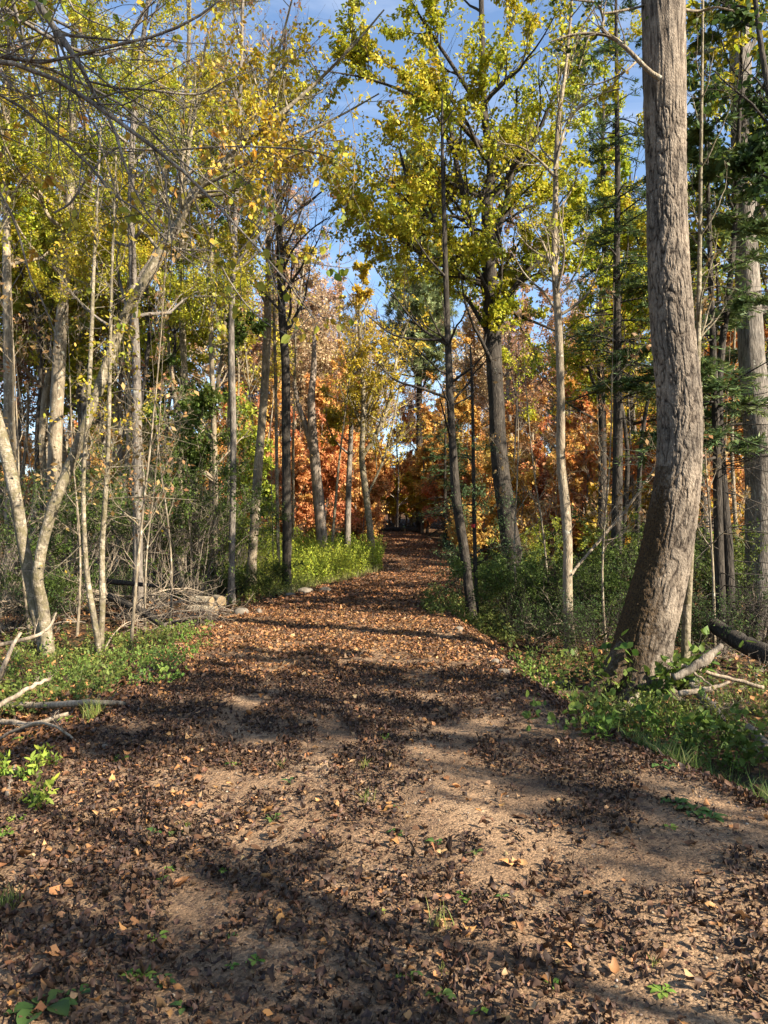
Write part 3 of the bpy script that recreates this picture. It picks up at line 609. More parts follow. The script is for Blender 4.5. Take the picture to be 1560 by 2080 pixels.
# the big leaning ash on the right
def big_ash():
    Y = 9.9
    pts = [(1296,1405,128),(1304,1330,116),(1328,1225,108),(1350,1137,101),(1365,1050,95),(1376,970,89),(1379,800,86),(1368,690,85),(1356,500,80),(1353,350,78),(1350,180,82),(1347,0,84),(1340,-300,74),(1342,-700,60),(1330,-1050,44),(1335,-1350,22)]
    ln = px_line(pts, Y, 3, amp=.06); base = g3(ln[0, 0], Y); rng = np.random.default_rng(4)
    root = empty('ash_tree', base, 'massive grey ridged-bark trunk leaning over the right bank, brown moss up its left side', 'tree')
    ln = np.vstack([[*(ln[0, :3] + [-.06, 0, -.35]), ln[0, 3] * 1.2], ln]); NT, S = 950, 300
    tr = resample(ln, 4000); tr = tr[np.r_[np.linspace(0, 1750, 860).astype(int), np.linspace(1760, 3999, 90).astype(int)]]; tr[:, :3] -= base; z = tr[:, 2]
    tr[:, 3] *= 1 + .28 * np.exp(-np.maximum(z, 0) / .22)
    a = np.linspace(0, 2 * np.pi, S, endpoint=False); tt = nrm(np.gradient(tr[:, :3], axis=0)); u = nrm(np.cross(tt, [0, 1, 0])); v = np.cross(u, tt)
    dirs = np.cos(a)[None, :, None] * u[:, None] + np.sin(a)[None, :, None] * v[:, None]
    arc = tr[:, 3].mean(); q = np.stack([np.cos(a)[None] * .27 + 0 * z[:, None], np.sin(a)[None] * .27 + 0 * z[:, None], z[:, None] + 0 * a[None]], -1)
    wz = vnoise(q * [9, 9, 3], 12)[..., None] * 1.1; n1 = vnoise(q * [23, 23, 6.5] + wz, 1); n2 = vnoise(q * [56, 56, 21] + wz, 2); n3 = fbm(q * [2.2, 2.2, .8], 2, 3) - .5
    rid = sstep(0, .42, np.abs(2 * n1 - 1)) * .68 + sstep(0, .5, np.abs(2 * n2 - 1)) * .32
    lobes = np.exp(-np.maximum(z, 0) / .35)[:, None] * .10 * np.sin(a * 5 + 1.1)[None]
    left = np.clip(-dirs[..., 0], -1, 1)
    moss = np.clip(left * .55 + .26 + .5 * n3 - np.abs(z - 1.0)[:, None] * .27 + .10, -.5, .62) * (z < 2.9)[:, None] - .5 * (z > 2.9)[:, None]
    rr = tr[:, 3][:, None] * (1 + .10 * n3 + lobes) + .015 * (rid - .7) * np.minimum(tr[:, 3] / .22, 1)[:, None] + .012 * sstep(.3, .5, moss) * fbm(q * 30, 2, 6)
    V = tr[:, None, :3] + dirs * rr[..., None]
    i = np.arange(NT - 1)[:, None] * S; j = np.arange(S)[None]; k = (j + 1) % S
    Q = np.stack([i + j, i + k, i + S + k, i + S + j], -1).reshape(-1, 4)
    TV, TQ = V.reshape(-1, 3), Q; KIDS = []
    for k, l in enumerate([[(1318,1215,54),(1300,1270,62),(1274,1325,58),(1240,1376,48),(1200,1416,36),(1156,1446,22),(1118,1466,8)], [(1330,1340,50),(1352,1400,40),(1375,1440,20),(1395,1460,8)]]):
        w = np.array([np.r_[P(q_[0], q_[1], Y + (.04, -.05)[k] - .16 * m * (.45, 1.6)[k]), q_[2] / 2 / F * Y] for m, q_ in enumerate(l)])
        for m in range(4 - 2 * k, len(w)): w[m, 2] = float(height(w[m, 0], w[m, 1])) + w[m, 3] * .55
        w = resample(w, 40); w[:, :3] -= base; V, Q = tubes(w[None, :, :3], np.maximum(w[None, :, 3], .01), 28)
        nn = vnoise(V * [24, 24, 7], 5)[:, None] - .5; cen = np.repeat(w[:, :3], 28, 0); V = cen + (V - cen) * (1 + .3 * nn)
        KIDS.append(mesh('root', V, Q, M['ash'], root, smooth=True, attrs={'moss': np.full(len(V), (.42, .2)[k]), 'ridge': .45 + .5 * vnoise(V * [24, 24, 7], 5)}))
    A = Acc()
    lim = [[(1342,160,11),(1325,150,10),(1296,122,9),(1272,98,8.5),(1240,74,8),(1200,68,6),(1165,70,5),(1120,84,3)], [(1240,74,7),(1226,62,6.5),(1225,35,6),(1214,8,5),(1185,2,4),(1130,-4,3)], [(1225,28,4),(1262,22,5),(1310,10,5),(1345,-10,6)], [(1200,68,4),(1190,90,3),(1183,115,2.5),(1176,140,1.5)], [(1392,20,6),(1425,22,5),(1450,15,4),(1490,22,3)],
           [(1296,122,5),(1262,150,4),(1222,168,3),(1170,172,1.5)], [(1214,8,4),(1180,60,3),(1160,130,2)]]
    tw = np.stack([resample(px_line(l, Y - .32 + .25 * (k > 1), 60 + k, amp=.3 * (k > 0)), 14) for k, l in enumerate(lim)]); tw[..., :3] -= base
    for l in tw: V, Q = tubes(l[None, :, :3], l[None, :, 3], 8); KIDS.append(mesh('branch', V, Q, M['tan'], root, smooth=True))
    p1, r1 = grow(rng, tw[..., :3], tw[..., 3], 60, .2, 1, 45, 12, .45, .3, .02, .2, 6, rel=True); V, Q = tubes(p1, r1, 4); A.add(V, Q)
    up = tr[862:, :3][None]; ur = tr[862:, 3][None]
    l1, q1 = grow(rng, up, ur, 9, .3, .98, 50, 10, 3.2, 1.5, .15, .12, 10, rk=.5); l2, q2 = grow(rng, l1, q1, 90, .2, 1, 42, 12, .5, .3, .05, .16, 7, rel=True); l3, q3 = grow(rng, l2, q2, 420, .15, 1, 45, 12, .5, .35, .02, .2, 5, rel=True)
    for p, r_, s in ((l1, q1, 7), (l2, q2, 4), (l3, q3, 3)): V, Q = tubes(p, r_, s); A.add(V, Q)
    V, Q, _ = A.out(); n_ = len(TV); TV = np.concatenate([TV, V]); TQ = np.concatenate([TQ, Q + n_])
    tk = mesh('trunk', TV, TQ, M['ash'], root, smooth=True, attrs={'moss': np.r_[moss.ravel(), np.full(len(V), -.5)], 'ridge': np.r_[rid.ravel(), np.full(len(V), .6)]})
    for o in KIDS: o.parent = tk
    V, Q, c = leaves_on(rng, l3, 1500, .10, PAL['yellowgreen'], full=True, seed=8); mesh('crown', V, Q, M['leaf'], root, col=c)
    A = Acc(); cl = rng.permutation(p1); V, Q, c = leaves_on(rng, cl[:40], 190, .085, PAL['dkgreen'] + [(.20, .22, .05)], wid=.62, gap=.2, droop=.6, t0=.3, seed=9); mesh('foliage', V, Q, M['green'], root, col=c)
big_ash()

stand('oak_tree', 'thick rough trunk at the right picture edge, half shaded, behind the fallen log', 'tree', 15.2,
    [(1553,1290,78),(1548,1150,66),(1542,900,58),(1525,700,50),(1510,350,44),(1502,50,40),(1500,-400,34),(1505,-900,18)], 'grey', LV(12, .45, .98, 60, 4.5, 2, 90, 600, up=.05), dict(n=5200, size=.12, pal=PAL['dkgreen'], wid=.6, gap=.3), limbs=[[(1512,395,16),(1480,360,13),(1455,320,10),(1430,270,8),(1410,190,5)],[(1525,640,14),(1552,630,14),(1566,590,12),(1562,470,10),(1530,390,8),(1480,300,5)],[(1505,330,10),(1460,390,7),(1420,390,5),(1395,330,3)],[(1505,120,12),(1535,80,9),(1555,20,7),(1600,-80,5)],[(1502,60,11),(1460,30,8),(1420,20,5),(1395,-20,3)]], seed=31, S=30, NT=90)
stand('basswood_tree', 'young tree with large dark green leaves against the sky, right of the massive leaning trunk', 'tree', 11.8,
    [(1640,1360,26),(1620,1100,22),(1600,800,20),(1590,500,17),(1570,250,13),(1540,50,10),(1520,-150,6)], 'dark', LV(20, .55, 1, 60, 2.0, 1.0, 110, 420, up=.05, bias=(-.5, 0, 0)), dict(n=2600, size=.12, pal=PAL['dkgreen'] , wid=.66, gap=.32, droop=.6, shift=.05), seed=33)
stand('maple_sapling', 'slim tan sapling with a slight kink before the dark bushes right of the path', 'tree', 13.2,
    [(1158,1312,22),(1153,1200,20),(1153,1100,19),(1148,1030,20),(1140,950,18),(1139,800,16),(1133,640,15),(1127,550,13),(1128,400,11),(1134,250,9),(1150,130,7),(1160,20,5),(1165,-100,3)], 'tan', LV(26, .45, 1, 50, 1.6, .6, 100, 380, up=.15), dict(n=1300, size=.085, pal=PAL['yellowgreen'], gap=.4), limbs=[[(1128,360,7),(1100,330,5),(1060,300,4),(1010,290,2)],[(1126,345,6),(1170,225,5),(1225,190,4),(1260,180,3)]], seed=35, S=16, NT=60)
stand('birch_sapling', 'slender birch stem standing tight against the right side of the massive leaning trunk', 'tree', 10.2,
    [(1391,1398,19),(1393,1300,19),(1397,1200,17),(1403,1120,14),(1410,1000,12),(1418,700,10),(1424,300,7),(1428,0,4)], 'birch', LV(14, .5, 1, 50, 1.0, .4, 40, 140, up=.1), dict(n=300, size=.07, pal=PAL['green']), seed=37, flare=1.05)
stand('cherry_tree', 'dark lichened forked trunk with the broad yellow-green crown right of the path', 'tree', 21.0,
    [(1052,1195,46),(1040,1120,41),(1025,1020,36),(1012,900,34),(1007,800,32),(1002,700,33),(997,600,31),(992,500,27),(990,420,23),(998,340,18),(985,240,15),(980,100,12),(975,-150,9),(970,-420,4)], 'dark', LV(36, .3, 1, 58, 4.0, 1.6, 280, 1900, up=.05), dict(n=66000, size=.113, pal=PAL['yellowgreen'], wid=.58, gap=.33, gf=.55, cf=.35, droop=.55, shift=.02, both=True),
    limbs=[[(980,300,12),(920,240,9),(850,200,7),(780,170,5),(700,150,3),(640,142,2)],[(1003,650,20),(985,585,17),(955,530,15),(920,490,13),(878,450,11),(840,420,9),(826,360,7),(810,300,4)],[(998,600,20),(980,520,16),(955,450,14),(938,380,12),(925,320,10),(912,240,7),(900,130,4)],[(996,560,16),(1010,480,13),(1030,400,10),(1045,300,8),(1050,180,4)],[(1003,640,13),(1040,590,11),(1085,540,9),(1150,500,6),(1210,470,3)],[(1004,700,12),(970,640,9),(940,600,7),(915,590,4)],[(926,320,9),(890,240,7),(850,180,6),(790,130,5),(730,110,3)],[(990,420,12),(1060,330,9),(1110,230,7),(1150,120,4)],[(1000,610,9),(1050,640,7),(1100,660,5),(1170,690,3)],[(985,240,10),(930,150,8),(870,60,6),(820,-20,4)]], seed=39, S=22, NT=80)
stand('ironwood_tree', 'slim dark trunk bending left at the right path edge with dead bare side branches', 'tree', 18.0,
    [(955,1222,19),(943,1120,20),(928,1020,19),(918,880,16),(910,700,13),(905,550,11),(902,430,9),(899,330,7),(898,200,4)], 'dark', LV(22, .3, 1, 62, 1.9, .7, 70, 200, up=.06), None, limbs=[[(908,700,7),(860,670,5),(800,600,3),(760,540,2)],[(908,690,7),(860,690,5),(800,680,4),(745,640,2)],[(912,810,6),(860,790,5),(800,770,4),(765,735,2)],[(903,560,5),(875,530,4),(840,480,2)]], seed=41)
stand('hemlock_sapling', 'thin young hemlock with drooping dark sprays beside the bending dark trunk', 'tree', 18.6,
    [(968,1232,9),(963,1050,8),(961,900,7),(958,760,5),(955,700,3)], 'dark', LV(26, .15, .95, 75, 1.3, .4, 160, 700, up=-.06), dict(n=6000, size=.06, pal=PAL['fir'], wid=.3, full=False, gap=.3, droop=.5), leafmat='needle', seed=43)

# left
O1 = dict(seed=51)
stand('willow_tree', 'pale lichened trunk leaning right across the left wood from the double-stemmed base', 'tree', 12.4,
    [(97,1322,27),(86,1230,25),(76,1180,23),(82,1130,22),(105,1040,22),(140,950,22),(175,860,21),(215,750,21),(255,640,21),(290,580,22),(330,510,21),(360,460,19),(388,400,17),(430,350,14),(490,300,11),(560,240,9),(640,170,7),(720,90,5),(780,20,3)], 'birch', LV(20, .55, 1, 45, 2.2, 1.0, 150, 800, up=.05, wig=.12), dict(n=5200, size=.085, pal=PAL['ochre'], gap=.42, droop=.6, shift=.12),
    limbs=[[(360,460,11),(375,380,9),(384,300,8),(400,200,6),(420,80,4)],[(430,350,9),(520,320,8),(620,270,6),(700,230,4),(770,190,3)],[(490,300,8),(540,180,6),(570,90,5),(600,-30,3)],[(388,400,9),(470,390,6),(560,330,5),(640,300,3)]], seed=51, flare=1.05, S=20, NT=90)
stand('willow_tree', 'pale lichened stem leaning left out of the picture from the double-stemmed base', 'tree', 12.55,
    [(92,1326,27),(74,1240,25),(56,1150,24),(43,1080,24),(30,1000,24),(12,920,25),(-14,830,24),(-50,720,22),(-80,560,18),(-100,350,14),(-120,100,8)], 'birch', LV(12, .55, 1, 50, 1.8, .8, 70, 320, up=.1), dict(n=900, size=.08, pal=PAL['ochre']), seed=52, flare=1.05, S=18, NT=60)
for k, (pts, lab) in enumerate([
    ([(202,1326,15),(190,1250,14),(178,1180,14),(171,1080,11),(170,960,10),(178,840,10),(185,700,10),(190,560,8),(198,400,6),(205,250,4)], 'thinner pale stem, left one of the two saplings sharing a base on the left'),
    ([(203,1322,17),(208,1220,15),(207,1120,13),(215,1000,12),(220,900,10),(223,760,9),(226,600,7),(232,420,5),(236,300,3)], 'straighter stem with bare horizontal twigs, right one of the two saplings on the left')]):
    dead = [[(214,950,3.2),(250,948,2.6),(300,946,1.8),(335,950,1)],[(212,1015,3.2),(260,1010,2.8),(330,1012,2),(400,1016,1)],[(211,1036,3),(250,1045,2.5),(290,1058,2),(320,1066,1)],[(212,970,2.5),(190,985,2),(165,1002,1.5),(140,1010,1)],[(222,870,2.5),(280,876,2),(340,888,1.6),(400,905,1)],[(208,1100,2.6),(180,1122,2),(140,1140,1.5),(110,1150,1)],[(223,800,2.4),(270,790,2),(320,800,1.5),(380,810,1)],[(209,1045,3),(240,1062,2.5),(270,1070,1.6),(300,1066,1)]] if k else [[(170,985,2.5),(140,1010,2),(110,1030,1)],[(172,1100,2.5),(130,1140,2),(80,1180,1)]]
    stand('birch_sapling', lab, 'tree', 12.2 + .12 * k, [(a_, b_, c_ * .84) for a_, b_, c_ in pts], 'birch', LV(22, .35, 1, 62, 1.1, .5, 70, 220, up=.06, rmax=.008), dict(n=420, size=.07, pal=PAL['ochre'], gap=.4), limbs=dead, seed=53 + k, flare=1.1, group=None)
stand('poplar_tree', 'straight sunlit tan trunk at the far left edge behind the leaning stem', 'tree', 18, [(24,1180,26),(20,900,23),(16,700,18),(13,400,15),(14,100,11),(15,-300,6)], 'tan', LV(20, .4, 1, 55, 3, 1.2, 130, 800, up=.08), dict(n=26000, size=.07, pal=PAL['ochre'], gap=.4, gf=.5), seed=56, S=16)
stand('poplar_tree', 'broad tan trunk with a rounded burl low down, third from the left edge', 'tree', 19, [(108,1150,30),(112,900,27),(122,700,25),(132,560,20),(142,400,17),(150,200,14),(150,-50,9),(155,-300,5)], 'tan', LV(24, .4, 1, 55, 3.2, 1.2, 160, 1000, up=.08), dict(n=36000, size=.07, pal=PAL['yellowgreen'], gap=.38, gf=.5, shift=.08), seed=57, S=16)
stand('elm_tree', 'darker trunk behind the leaning pale stem with an ochre crown filling the upper left', 'tree', 17, [(280,1160,20),(279,900,19),(277,750,17),(270,560,15),(266,400,13),(275,200,11),(300,0,8),(310,-250,4)], 'grey', LV(28, .36, 1, 56, 3.6, 1.4, 220, 1400, up=.06), dict(n=62000, size=.064, pal=PAL['ochre'], gap=.36, gf=.5, both=True, shift=.04, full=False), seed=58, S=16)
stand('elm_tree', 'tall leafy tree whose yellow-green crown fills the top left between the overhanging branches', 'tree', 21, [(400,1150,17),(392,950,15),(382,850,14),(372,700,13),(368,560,12),(372,400,11),(380,200,9),(385,0,7),(380,-250,4)], 'birch', LV(26, .42, 1, 56, 3.2, 1.5, 200, 1300, up=.06), dict(n=60000, size=.066, pal=PAL['ochre'], gap=.36, gf=.5, both=True, full=False, shift=.04), seed=59)
stand('ash_sapling', 'thin leafy tree with green foliage low on its stem beside the tall shrubs', 'tree', 20, [(436,1150,12),(437,950,11),(432,800,10),(428,650,9),(430,500,7),(432,400,4)], 'tan', LV(26, .25, 1, 60, 1.9, .9, 130, 700, up=.03), dict(n=10000, size=.10, pal=PAL['green'], gap=.38, shift=.12), seed=60)
stand('ash_tree', 'straight tan-grey trunk leaning slightly right beside the dark leafless one', 'tree', 24, [(510,1178,22),(520,1010,19),(530,880,17),(540,740,16),(545,600,14),(545,450,11),(546,330,8),(550,200,5),(552,80,3)], 'tan', LV(24, .5, 1, 42, 3, 1.2, 130, 700, up=.14), dict(n=700, size=.10, pal=PAL['brown'], gap=.45), seed=61)
stand('ash_tree', 'dark straight trunk with bare forking top against the blue sky left of the path', 'tree', 22, [(582,1200,22),(583,1100,19),(582,1000,18),(581,850,18),(580,740,17),(573,640,15),(568,500,13),(567,400,11),(570,300,9),(572,200,7),(580,60,4)], 'dark', LV(26, .42, 1, 34, 3.4, 1.3, 170, 1100, up=.16, wig=.1), dict(n=650, size=.11, pal=PAL['brown'], gap=.45, droop=.8),
    limbs=[[(568,420,8),(556,350,7),(520,240,6),(480,150,4)],[(568,460,7),(600,430,5),(640,400,4),(665,380,2)],[(570,560,6),(600,500,4),(640,460,3),(670,440,2)],[(567,400,8),(600,330,6),(640,270,4),(670,210,3)],[(578,640,6),(540,600,5),(490,560,4),(440,520,2)]], seed=62, S=18, NT=70)
stand('aspen_sapling', 'very thin pale stem just left of the dark leafless trunk', 'tree', 25, [(566,1155,7),(563,1000,7),(561,850,6.5),(558,700,6),(555,560,5),(552,430,3)], 'birch', LV(12, .5, 1, 45, 1.3, .5, 50, 200, up=.1), dict(n=300, size=.09, pal=PAL['gold']), seed=63)
stand('dead_tree', 'weathered forked dead trunk with a bleached broken top among the goldenrod', 'dead tree', 33, [(655,1115,25),(648,1020,23),(641,950,21),(635,880,18),(633,800,15),(637,750,12),(638,700,8),(641,662,3)], 'snag', [dict(n=5, t0=.6, t1=.95, ang=50, l0=1.2, l1=.5, wig=.12, N=12, rmax=.05)], None, limbs=[[(636,915,16),(624,875,14),(612,840,11),(602,805,9),(596,775,5)]], seed=64, flare=1.1)
stand('birch_tree', 'white-flecked curving birch with yellow leaves where the path bends', 'tree', 32, [(757,1140,15),(752,1080,14),(743,1000,13),(735,930,12),(737,870,10),(738,800,9),(733,720,8),(730,650,6),(728,590,3)], 'birch', LV(22, .42, 1, 50, 3.2, 1.2, 130, 800, up=.12), dict(n=5200, size=.15, pal=PAL['gold'], full=False, gap=.35, gf=.4), limbs=[[(738,925,9),(765,880,8),(790,820,7),(800,760,6),(815,690,4),(835,640,2)],[(745,1010,5),(780,930,5),(800,850,4),(812,780,3)],[(737,850,6),(755,800,5),(770,740,4),(800,700,2)]], seed=65, flare=1.5)
stand('maple_tree', 'slim leaning grey trunk between the dead fork and the white-flecked birch', 'tree', 34, [(706,1100,13),(708,1000,12),(712,900,10),(716,800,9),(722,700,7),(725,600,4)], 'grey', LV(22, .4, 1, 50, 2.8, 1.2, 120, 700, up=.1), dict(n=4200, size=.16, pal=PAL['gold'], full=False, gap=.38, gf=.4, shift=-.1), seed=66)

stand('elm_tree', 'bushy yellow-green tree filling the gap between the slim tan sapling and the massive trunk', 'tree', 25, [(1222,1140,18),(1224,900,16),(1220,700,14),(1228,500,11),(1224,300,8),(1230,120,4)], 'dark', LV(30, .25, 1, 58, 3.0, 1.4, 200, 1200, up=.05), dict(n=26000, size=.12, pal=PAL['yellowgreen'], gap=.34, gf=.5, both=True, full=False, shift=.05), seed=68)
stand('maple_tree', 'golden-orange tree seen through the gap left of the massive trunk', 'tree', 31, [(1285,1120,16),(1280,900,14),(1284,700,12),(1278,500,9),(1280,350,4)], 'dark', LV(26, .3, 1, 56, 3.4, 1.4, 170, 1000, up=.06), dict(n=17000, size=.15, pal=PAL['gold'], gap=.34, gf=.5, both=True, full=False, shift=.1), seed=69)
stand('ash_tree', 'tall slender bare-twigged tree with few brown leaves against the sky at the top', 'tree', 19, [(470,1185,14),(474,900,13),(470,650,12),(478,450,10),(486,250,9),(492,60,7),(495,-200,4)], 'grey', LV(34, .45, 1, 36, 3.4, 1.4, 230, 1700, up=.16, wig=.1), dict(n=1500, size=.09, pal=PAL['brown'], gap=.4, droop=.8), seed=70)
# ---------------------------------------------------------------- conifers
def conifer(name, label, base, H, r0, zlow, reach, nb, bark, pal, mat, seed, nl, ls, droop=-.05, pine=False, group=None, bend=None, dead=0):
    rng = np.random.default_rng(seed); z = np.linspace(-.15, H, 30); tr = np.zeros((1, 30, 3)); tr[0, :, 2] = z
    tr[0, :, :2] = .06 * (np.stack([vnoise(np.stack([z * .5, z * 0 + seed], -1), 1), vnoise(np.stack([z * .5, z * 0 + seed], -1), 2)], -1) - .5)
    if bend is not None: tr[0, :, 0] += np.interp(z, [0, H], [0, bend])
    rad = (r0 * (1 - z / H * .93))[None]; root = empty(name, base, label, 'tree', group); A = Acc(); V, Q = tubes(tr, rad, 12); A.add(V, Q)
    if pine: b1, q1 = grow(rng, tr, rad, nb, zlow, .99, 62, 14, reach, reach * .25, .09, .1, 9, rk=.45)
    else: b1, q1 = grow(rng, tr, rad, nb, zlow, .99, 84, 9, reach, reach * .12, droop, .05, 9, rk=.35)
    V, Q = tubes(b1, q1, 5); A.add(V, Q)
    if dead:                                       # dead lower branches, bare and drooping
        d1, e1 = grow(rng, tr, rad, dead, .05, zlow + .12, 88, 9, 1.5, 1.9, -.03, .08, 10, rk=.3, rmax=.012, rend=.002); V, Q = tubes(d1, e1, 4); A.add(V, Q)
        d2, e2 = grow(rng, d1, e1, dead * 7, .15, 1, 50, 12, .4, .2, -.03, .14, 6, rel=True, rend=.0016); V, Q = tubes(d2, e2, 3); A.add(V, Q)
    b2, q2 = grow(rng, b1, q1, nb * 11, .12, 1, 48, 10, .42, .16, .0, .1, 6, rel=True, rend=.0015); keep = rng.random(len(b2)) < .97
    if not pine: b2[..., 2] = b2[:, :1, 2] + (b2[..., 2] - b2[:, :1, 2]) * .35 - .12 * np.linalg.norm(b2 - b2[:, :1], axis=-1)
    V, Q = tubes(b2, q2, 3); A.add(V, Q); V, Q, _ = A.out(); mesh('trunk', V, Q, M[bark], root, smooth=True)
    n = nl; g = vnoise(b2[:, 3] * .8, seed); w = sstep(.3, .5, g) * sstep(.12 if not pine else 0, .3, (b2[:, 0, 2] / H)) + .03
    b = rng.choice(len(b2), n, p=w / w.sum()); t = rng.uniform(.0 if not pine else .35, 1, n) * 4.999; i = t.astype(int); f = (t - i)[:, None]
    pos = b2[b, i] * (1 - f) + b2[b, i + 1] * f; tan = nrm(b2[b, i + 1] - b2[b, i])
    sd = nrm(np.cross(tan, [0, 0, 1])) * rng.choice([-1, 1], n)[:, None]
    ax = nrm(tan * .7 + sd * rng.uniform(.3, 1, (n, 1)) + rng.normal(0, .25 if not pine else .6, (n, 3)) + [0, 0, .12])
    V, Q, k = leaf_shapes(rng, pos, ax, nrm(rng.normal(0, .4, (n, 3)) + [0, 0, 1]), ls * rng.uniform(.6, 1.2, n), .16, False)
    c = pick_cols(rng, .6 * rng.random(n) + .4 * rng.random(len(b2))[b], pal, .2); mesh('crown', V, Q, M['needle'], root, col=np.repeat(c, k, 0)); return root
def at(px, Y): x = (px - CX) / F * Y; return g3(x, Y)
conifer('fir_tree', 'balsam fir with flat green sprays right behind the massive leaning trunk', at(1466, 13.6), 11.5, .10, .3, 2.1, 100, 'dark', PAL['fir'] + [(.15, .19, .05)], 'needle', 71, 52000, .15, bend=-.35, dead=46)
conifer('fir_tree', 'dark fir with a straight trunk on the left of the massive leaning one', at(1252, 17.5), 17, .145, .3, 1.7, 110, 'dark', PAL['fir'], 'needle', 72, 15000, .13, dead=50)
conifer('pine_tree', 'tall grey-green pine standing against the sky beyond the path bend', at(852, 62), 31, .34, .36, 5.2, 150, 'dark', PAL['pine'], 'needle', 73, 95000, .46, pine=True)
conifer('hemlock_tree', 'dark young hemlock over the far right path edge', at(905, 40), 9.0, .12, .12, 2.2, 80, 'dark', PAL['fir'], 'needle', 74, 12000, .16, droop=-.08)
conifer('fir_tree', 'slim fir at the right edge with sunlit blue-green sprays high up', at(1580, 19), 15, .13, .3, 2.4, 110, 'dark', PAL['fir'] + [(.10, .14, .06)], 'needle', 75, 34000, .16, dead=40)

# ---------------------------------------------------------------- the wood behind: kinds built once, then copied tree by tree
KINDS = {}
def kind(key, name, H, r0, bark, pal, n, ls, t0, l0, l1, a1=55, up=.1, n1=22, n2=150, n3=900, gap=.36, gf=.45, lmat='leaf_far', shift=0, seed=0, jit=.22, bow=.3):
    rng = np.random.default_rng(seed); z = np.linspace(-.3, H, 9)
    ln = np.stack([bow * (vnoise(np.stack([z * .25, z * 0 + seed], -1), 3) - .5) * z / H * 4, bow * (vnoise(np.stack([z * .25, z * 0 + seed], -1), 5) - .5) * z / H * 4, z, r0 * (1 - .92 * np.clip(z, 0, None) / H)], -1)
    KINDS[key] = dict(args=(name, ln, bark, LV(n1, t0, 1, a1, l0, l1, n2, n3, up=up), dict(n=n, size=ls, pal=pal, full=False, gap=gap, gf=gf, shift=shift, jit=jit) if n else None, lmat, seed), root=None)
kind('orange', 'maple_tree', 9.5, .08, 'grey', PAL['orange'], 12000, .22, .10, 2.8, 1.0, seed=101)
kind('orange2', 'maple_tree', 12, .11, 'grey', PAL['orange'][::-1], 12000, .23, .15, 3.0, 1.0, seed=102, shift=.1)
kind('red', 'maple_tree', 8, .07, 'grey', PAL['red'], 10000, .21, .08, 2.4, .9, seed=103)
kind('gold', 'maple_tree', 9, .08, 'grey', PAL['gold'], 12000, .21, .08, 2.7, .9, seed=104)
kind('lime', 'beech_tree', 8, .07, 'grey', PAL['lime'], 11000, .2, .05, 2.4, .9, seed=105)
kind('ygreen', 'elm_tree', 15, .14, 'grey', PAL['yellowgreen'], 10500, .17, .32, 3.2, 1.2, seed=106)
kind('ochre', 'elm_tree', 16, .14, 'tan', PAL['ochre'], 10000, .17, .34, 3.4, 1.2, seed=107)
kind('pink', 'oak_tree', 17, .16, 'tan', PAL['pinkish'], 9000, .16, .35, 3.2, 1.2, up=.16, n3=1500, seed=108, gap=.3)
kind('brown', 'oak_tree', 16, .15, 'grey', PAL['brown'], 6500, .17, .34, 3.2, 1.2, up=.14, n3=1500, seed=109)
kind('bare', 'ash_tree', 17, .15, 'grey', PAL['brown'], 700, .16, .42, 3.4, 1.2, a1=42, up=.16, n2=190, n3=1900, seed=110)
kind('pole', 'poplar_tree', 15, .085, 'tan', PAL['ochre'], 2600, .16, .55, 1.8, .8, a1=48, up=.14, n2=90, n3=420, seed=111)
kind('darkpole', 'ash_tree', 14, .10, 'dark', PAL['yellowgreen'], 2400, .16, .5, 2.0, .8, a1=48, up=.14, n2=90, n3=420, seed=112)
kind('birch', 'birch_tree', 13, .075, 'birch', PAL['gold'], 2600, .15, .5, 1.7, .7, a1=45, up=.14, n2=90, n3=420, seed=113)
kind('low', 'maple_sapling', 5.2, .045, 'grey', PAL['orange'], 9500, .17, .03, 2.1, .8, seed=117)
kind('lowred', 'maple_sapling', 4.6, .04, 'grey', PAL['red'], 8500, .16, .03, 2.0, .8, seed=118)
kind('dkgreen', 'elm_tree', 9, .08, 'grey', PAL['green'], 9000, .16, .12, 2.4, 1.0, seed=114, shift=.1)
kind('sapling', 'maple_sapling', 6.5, .035, 'grey', PAL['orange'], 900, .15, .35, 1.2, .5, n1=14, n2=50, n3=160, seed=115)
kind('baresapling', 'ash_sapling', 7, .027, 'tan', PAL['brown'], 120, .12, .3, 1.2, .5, n1=14, n2=60, n3=240, a1=45, seed=116)
LOOK = dict(low='bushy orange maple sapling', lowred='bushy red maple sapling', orange='low orange-leaved maple', orange2='taller orange maple with golden patches', red='low red-leaved maple', gold='golden-leaved young maple', lime='lime-yellow young beech', ygreen='tall yellow-green tree',
            ochre='tall ochre-leaved tree', pink='tall pinkish-tan tree, fine-twigged', brown='tall brown-leaved tree', bare='tall bare-twigged tree', pole='slim tan trunk with a small high crown', darkpole='slim dark trunk with a small high crown',
            birch='slim pale trunk with a small golden crown', dkgreen='low dense green-leaved tree', sapling='thin orange-leaved sapling', baresapling='thin bare grey sapling')
WOOD = []
def put(key, x, y, rng, sc=1.0, label=None, group=None, name=None):
    k = KINDS[key]; loc = g3(x, y, -.05); rz = rng.uniform(0, 6.283); s = sc * rng.uniform(.9, 1.12)
    lab = label; tilt = (rng.normal(0, .035), rng.normal(0, .035))
    if k['root'] is None:
        nm, ln, bark, lv, lf, lm, sd = k['args']
        r = build_tree(nm, lab, 'tree', (0, 0, 0), ln, bark, lv, lf, leafmat=lm, seed=sd, S=10, NT=20, group=group, NL=9); k['root'] = r
        r.location = [float(v) for v in loc]; r.rotation_euler = (tilt[0], tilt[1], rz); r.scale = (s, s, s); r['label'] = lab
    else: r = dup(k['root'], loc, rz, s, lab, group, tilt)
    WOOD.append((x, y, key, r)); return r
def zone(px, y):
    side = 'left of the path' if px < 700 else 'beyond the path bend' if px < 900 else 'right of the path'
    return side
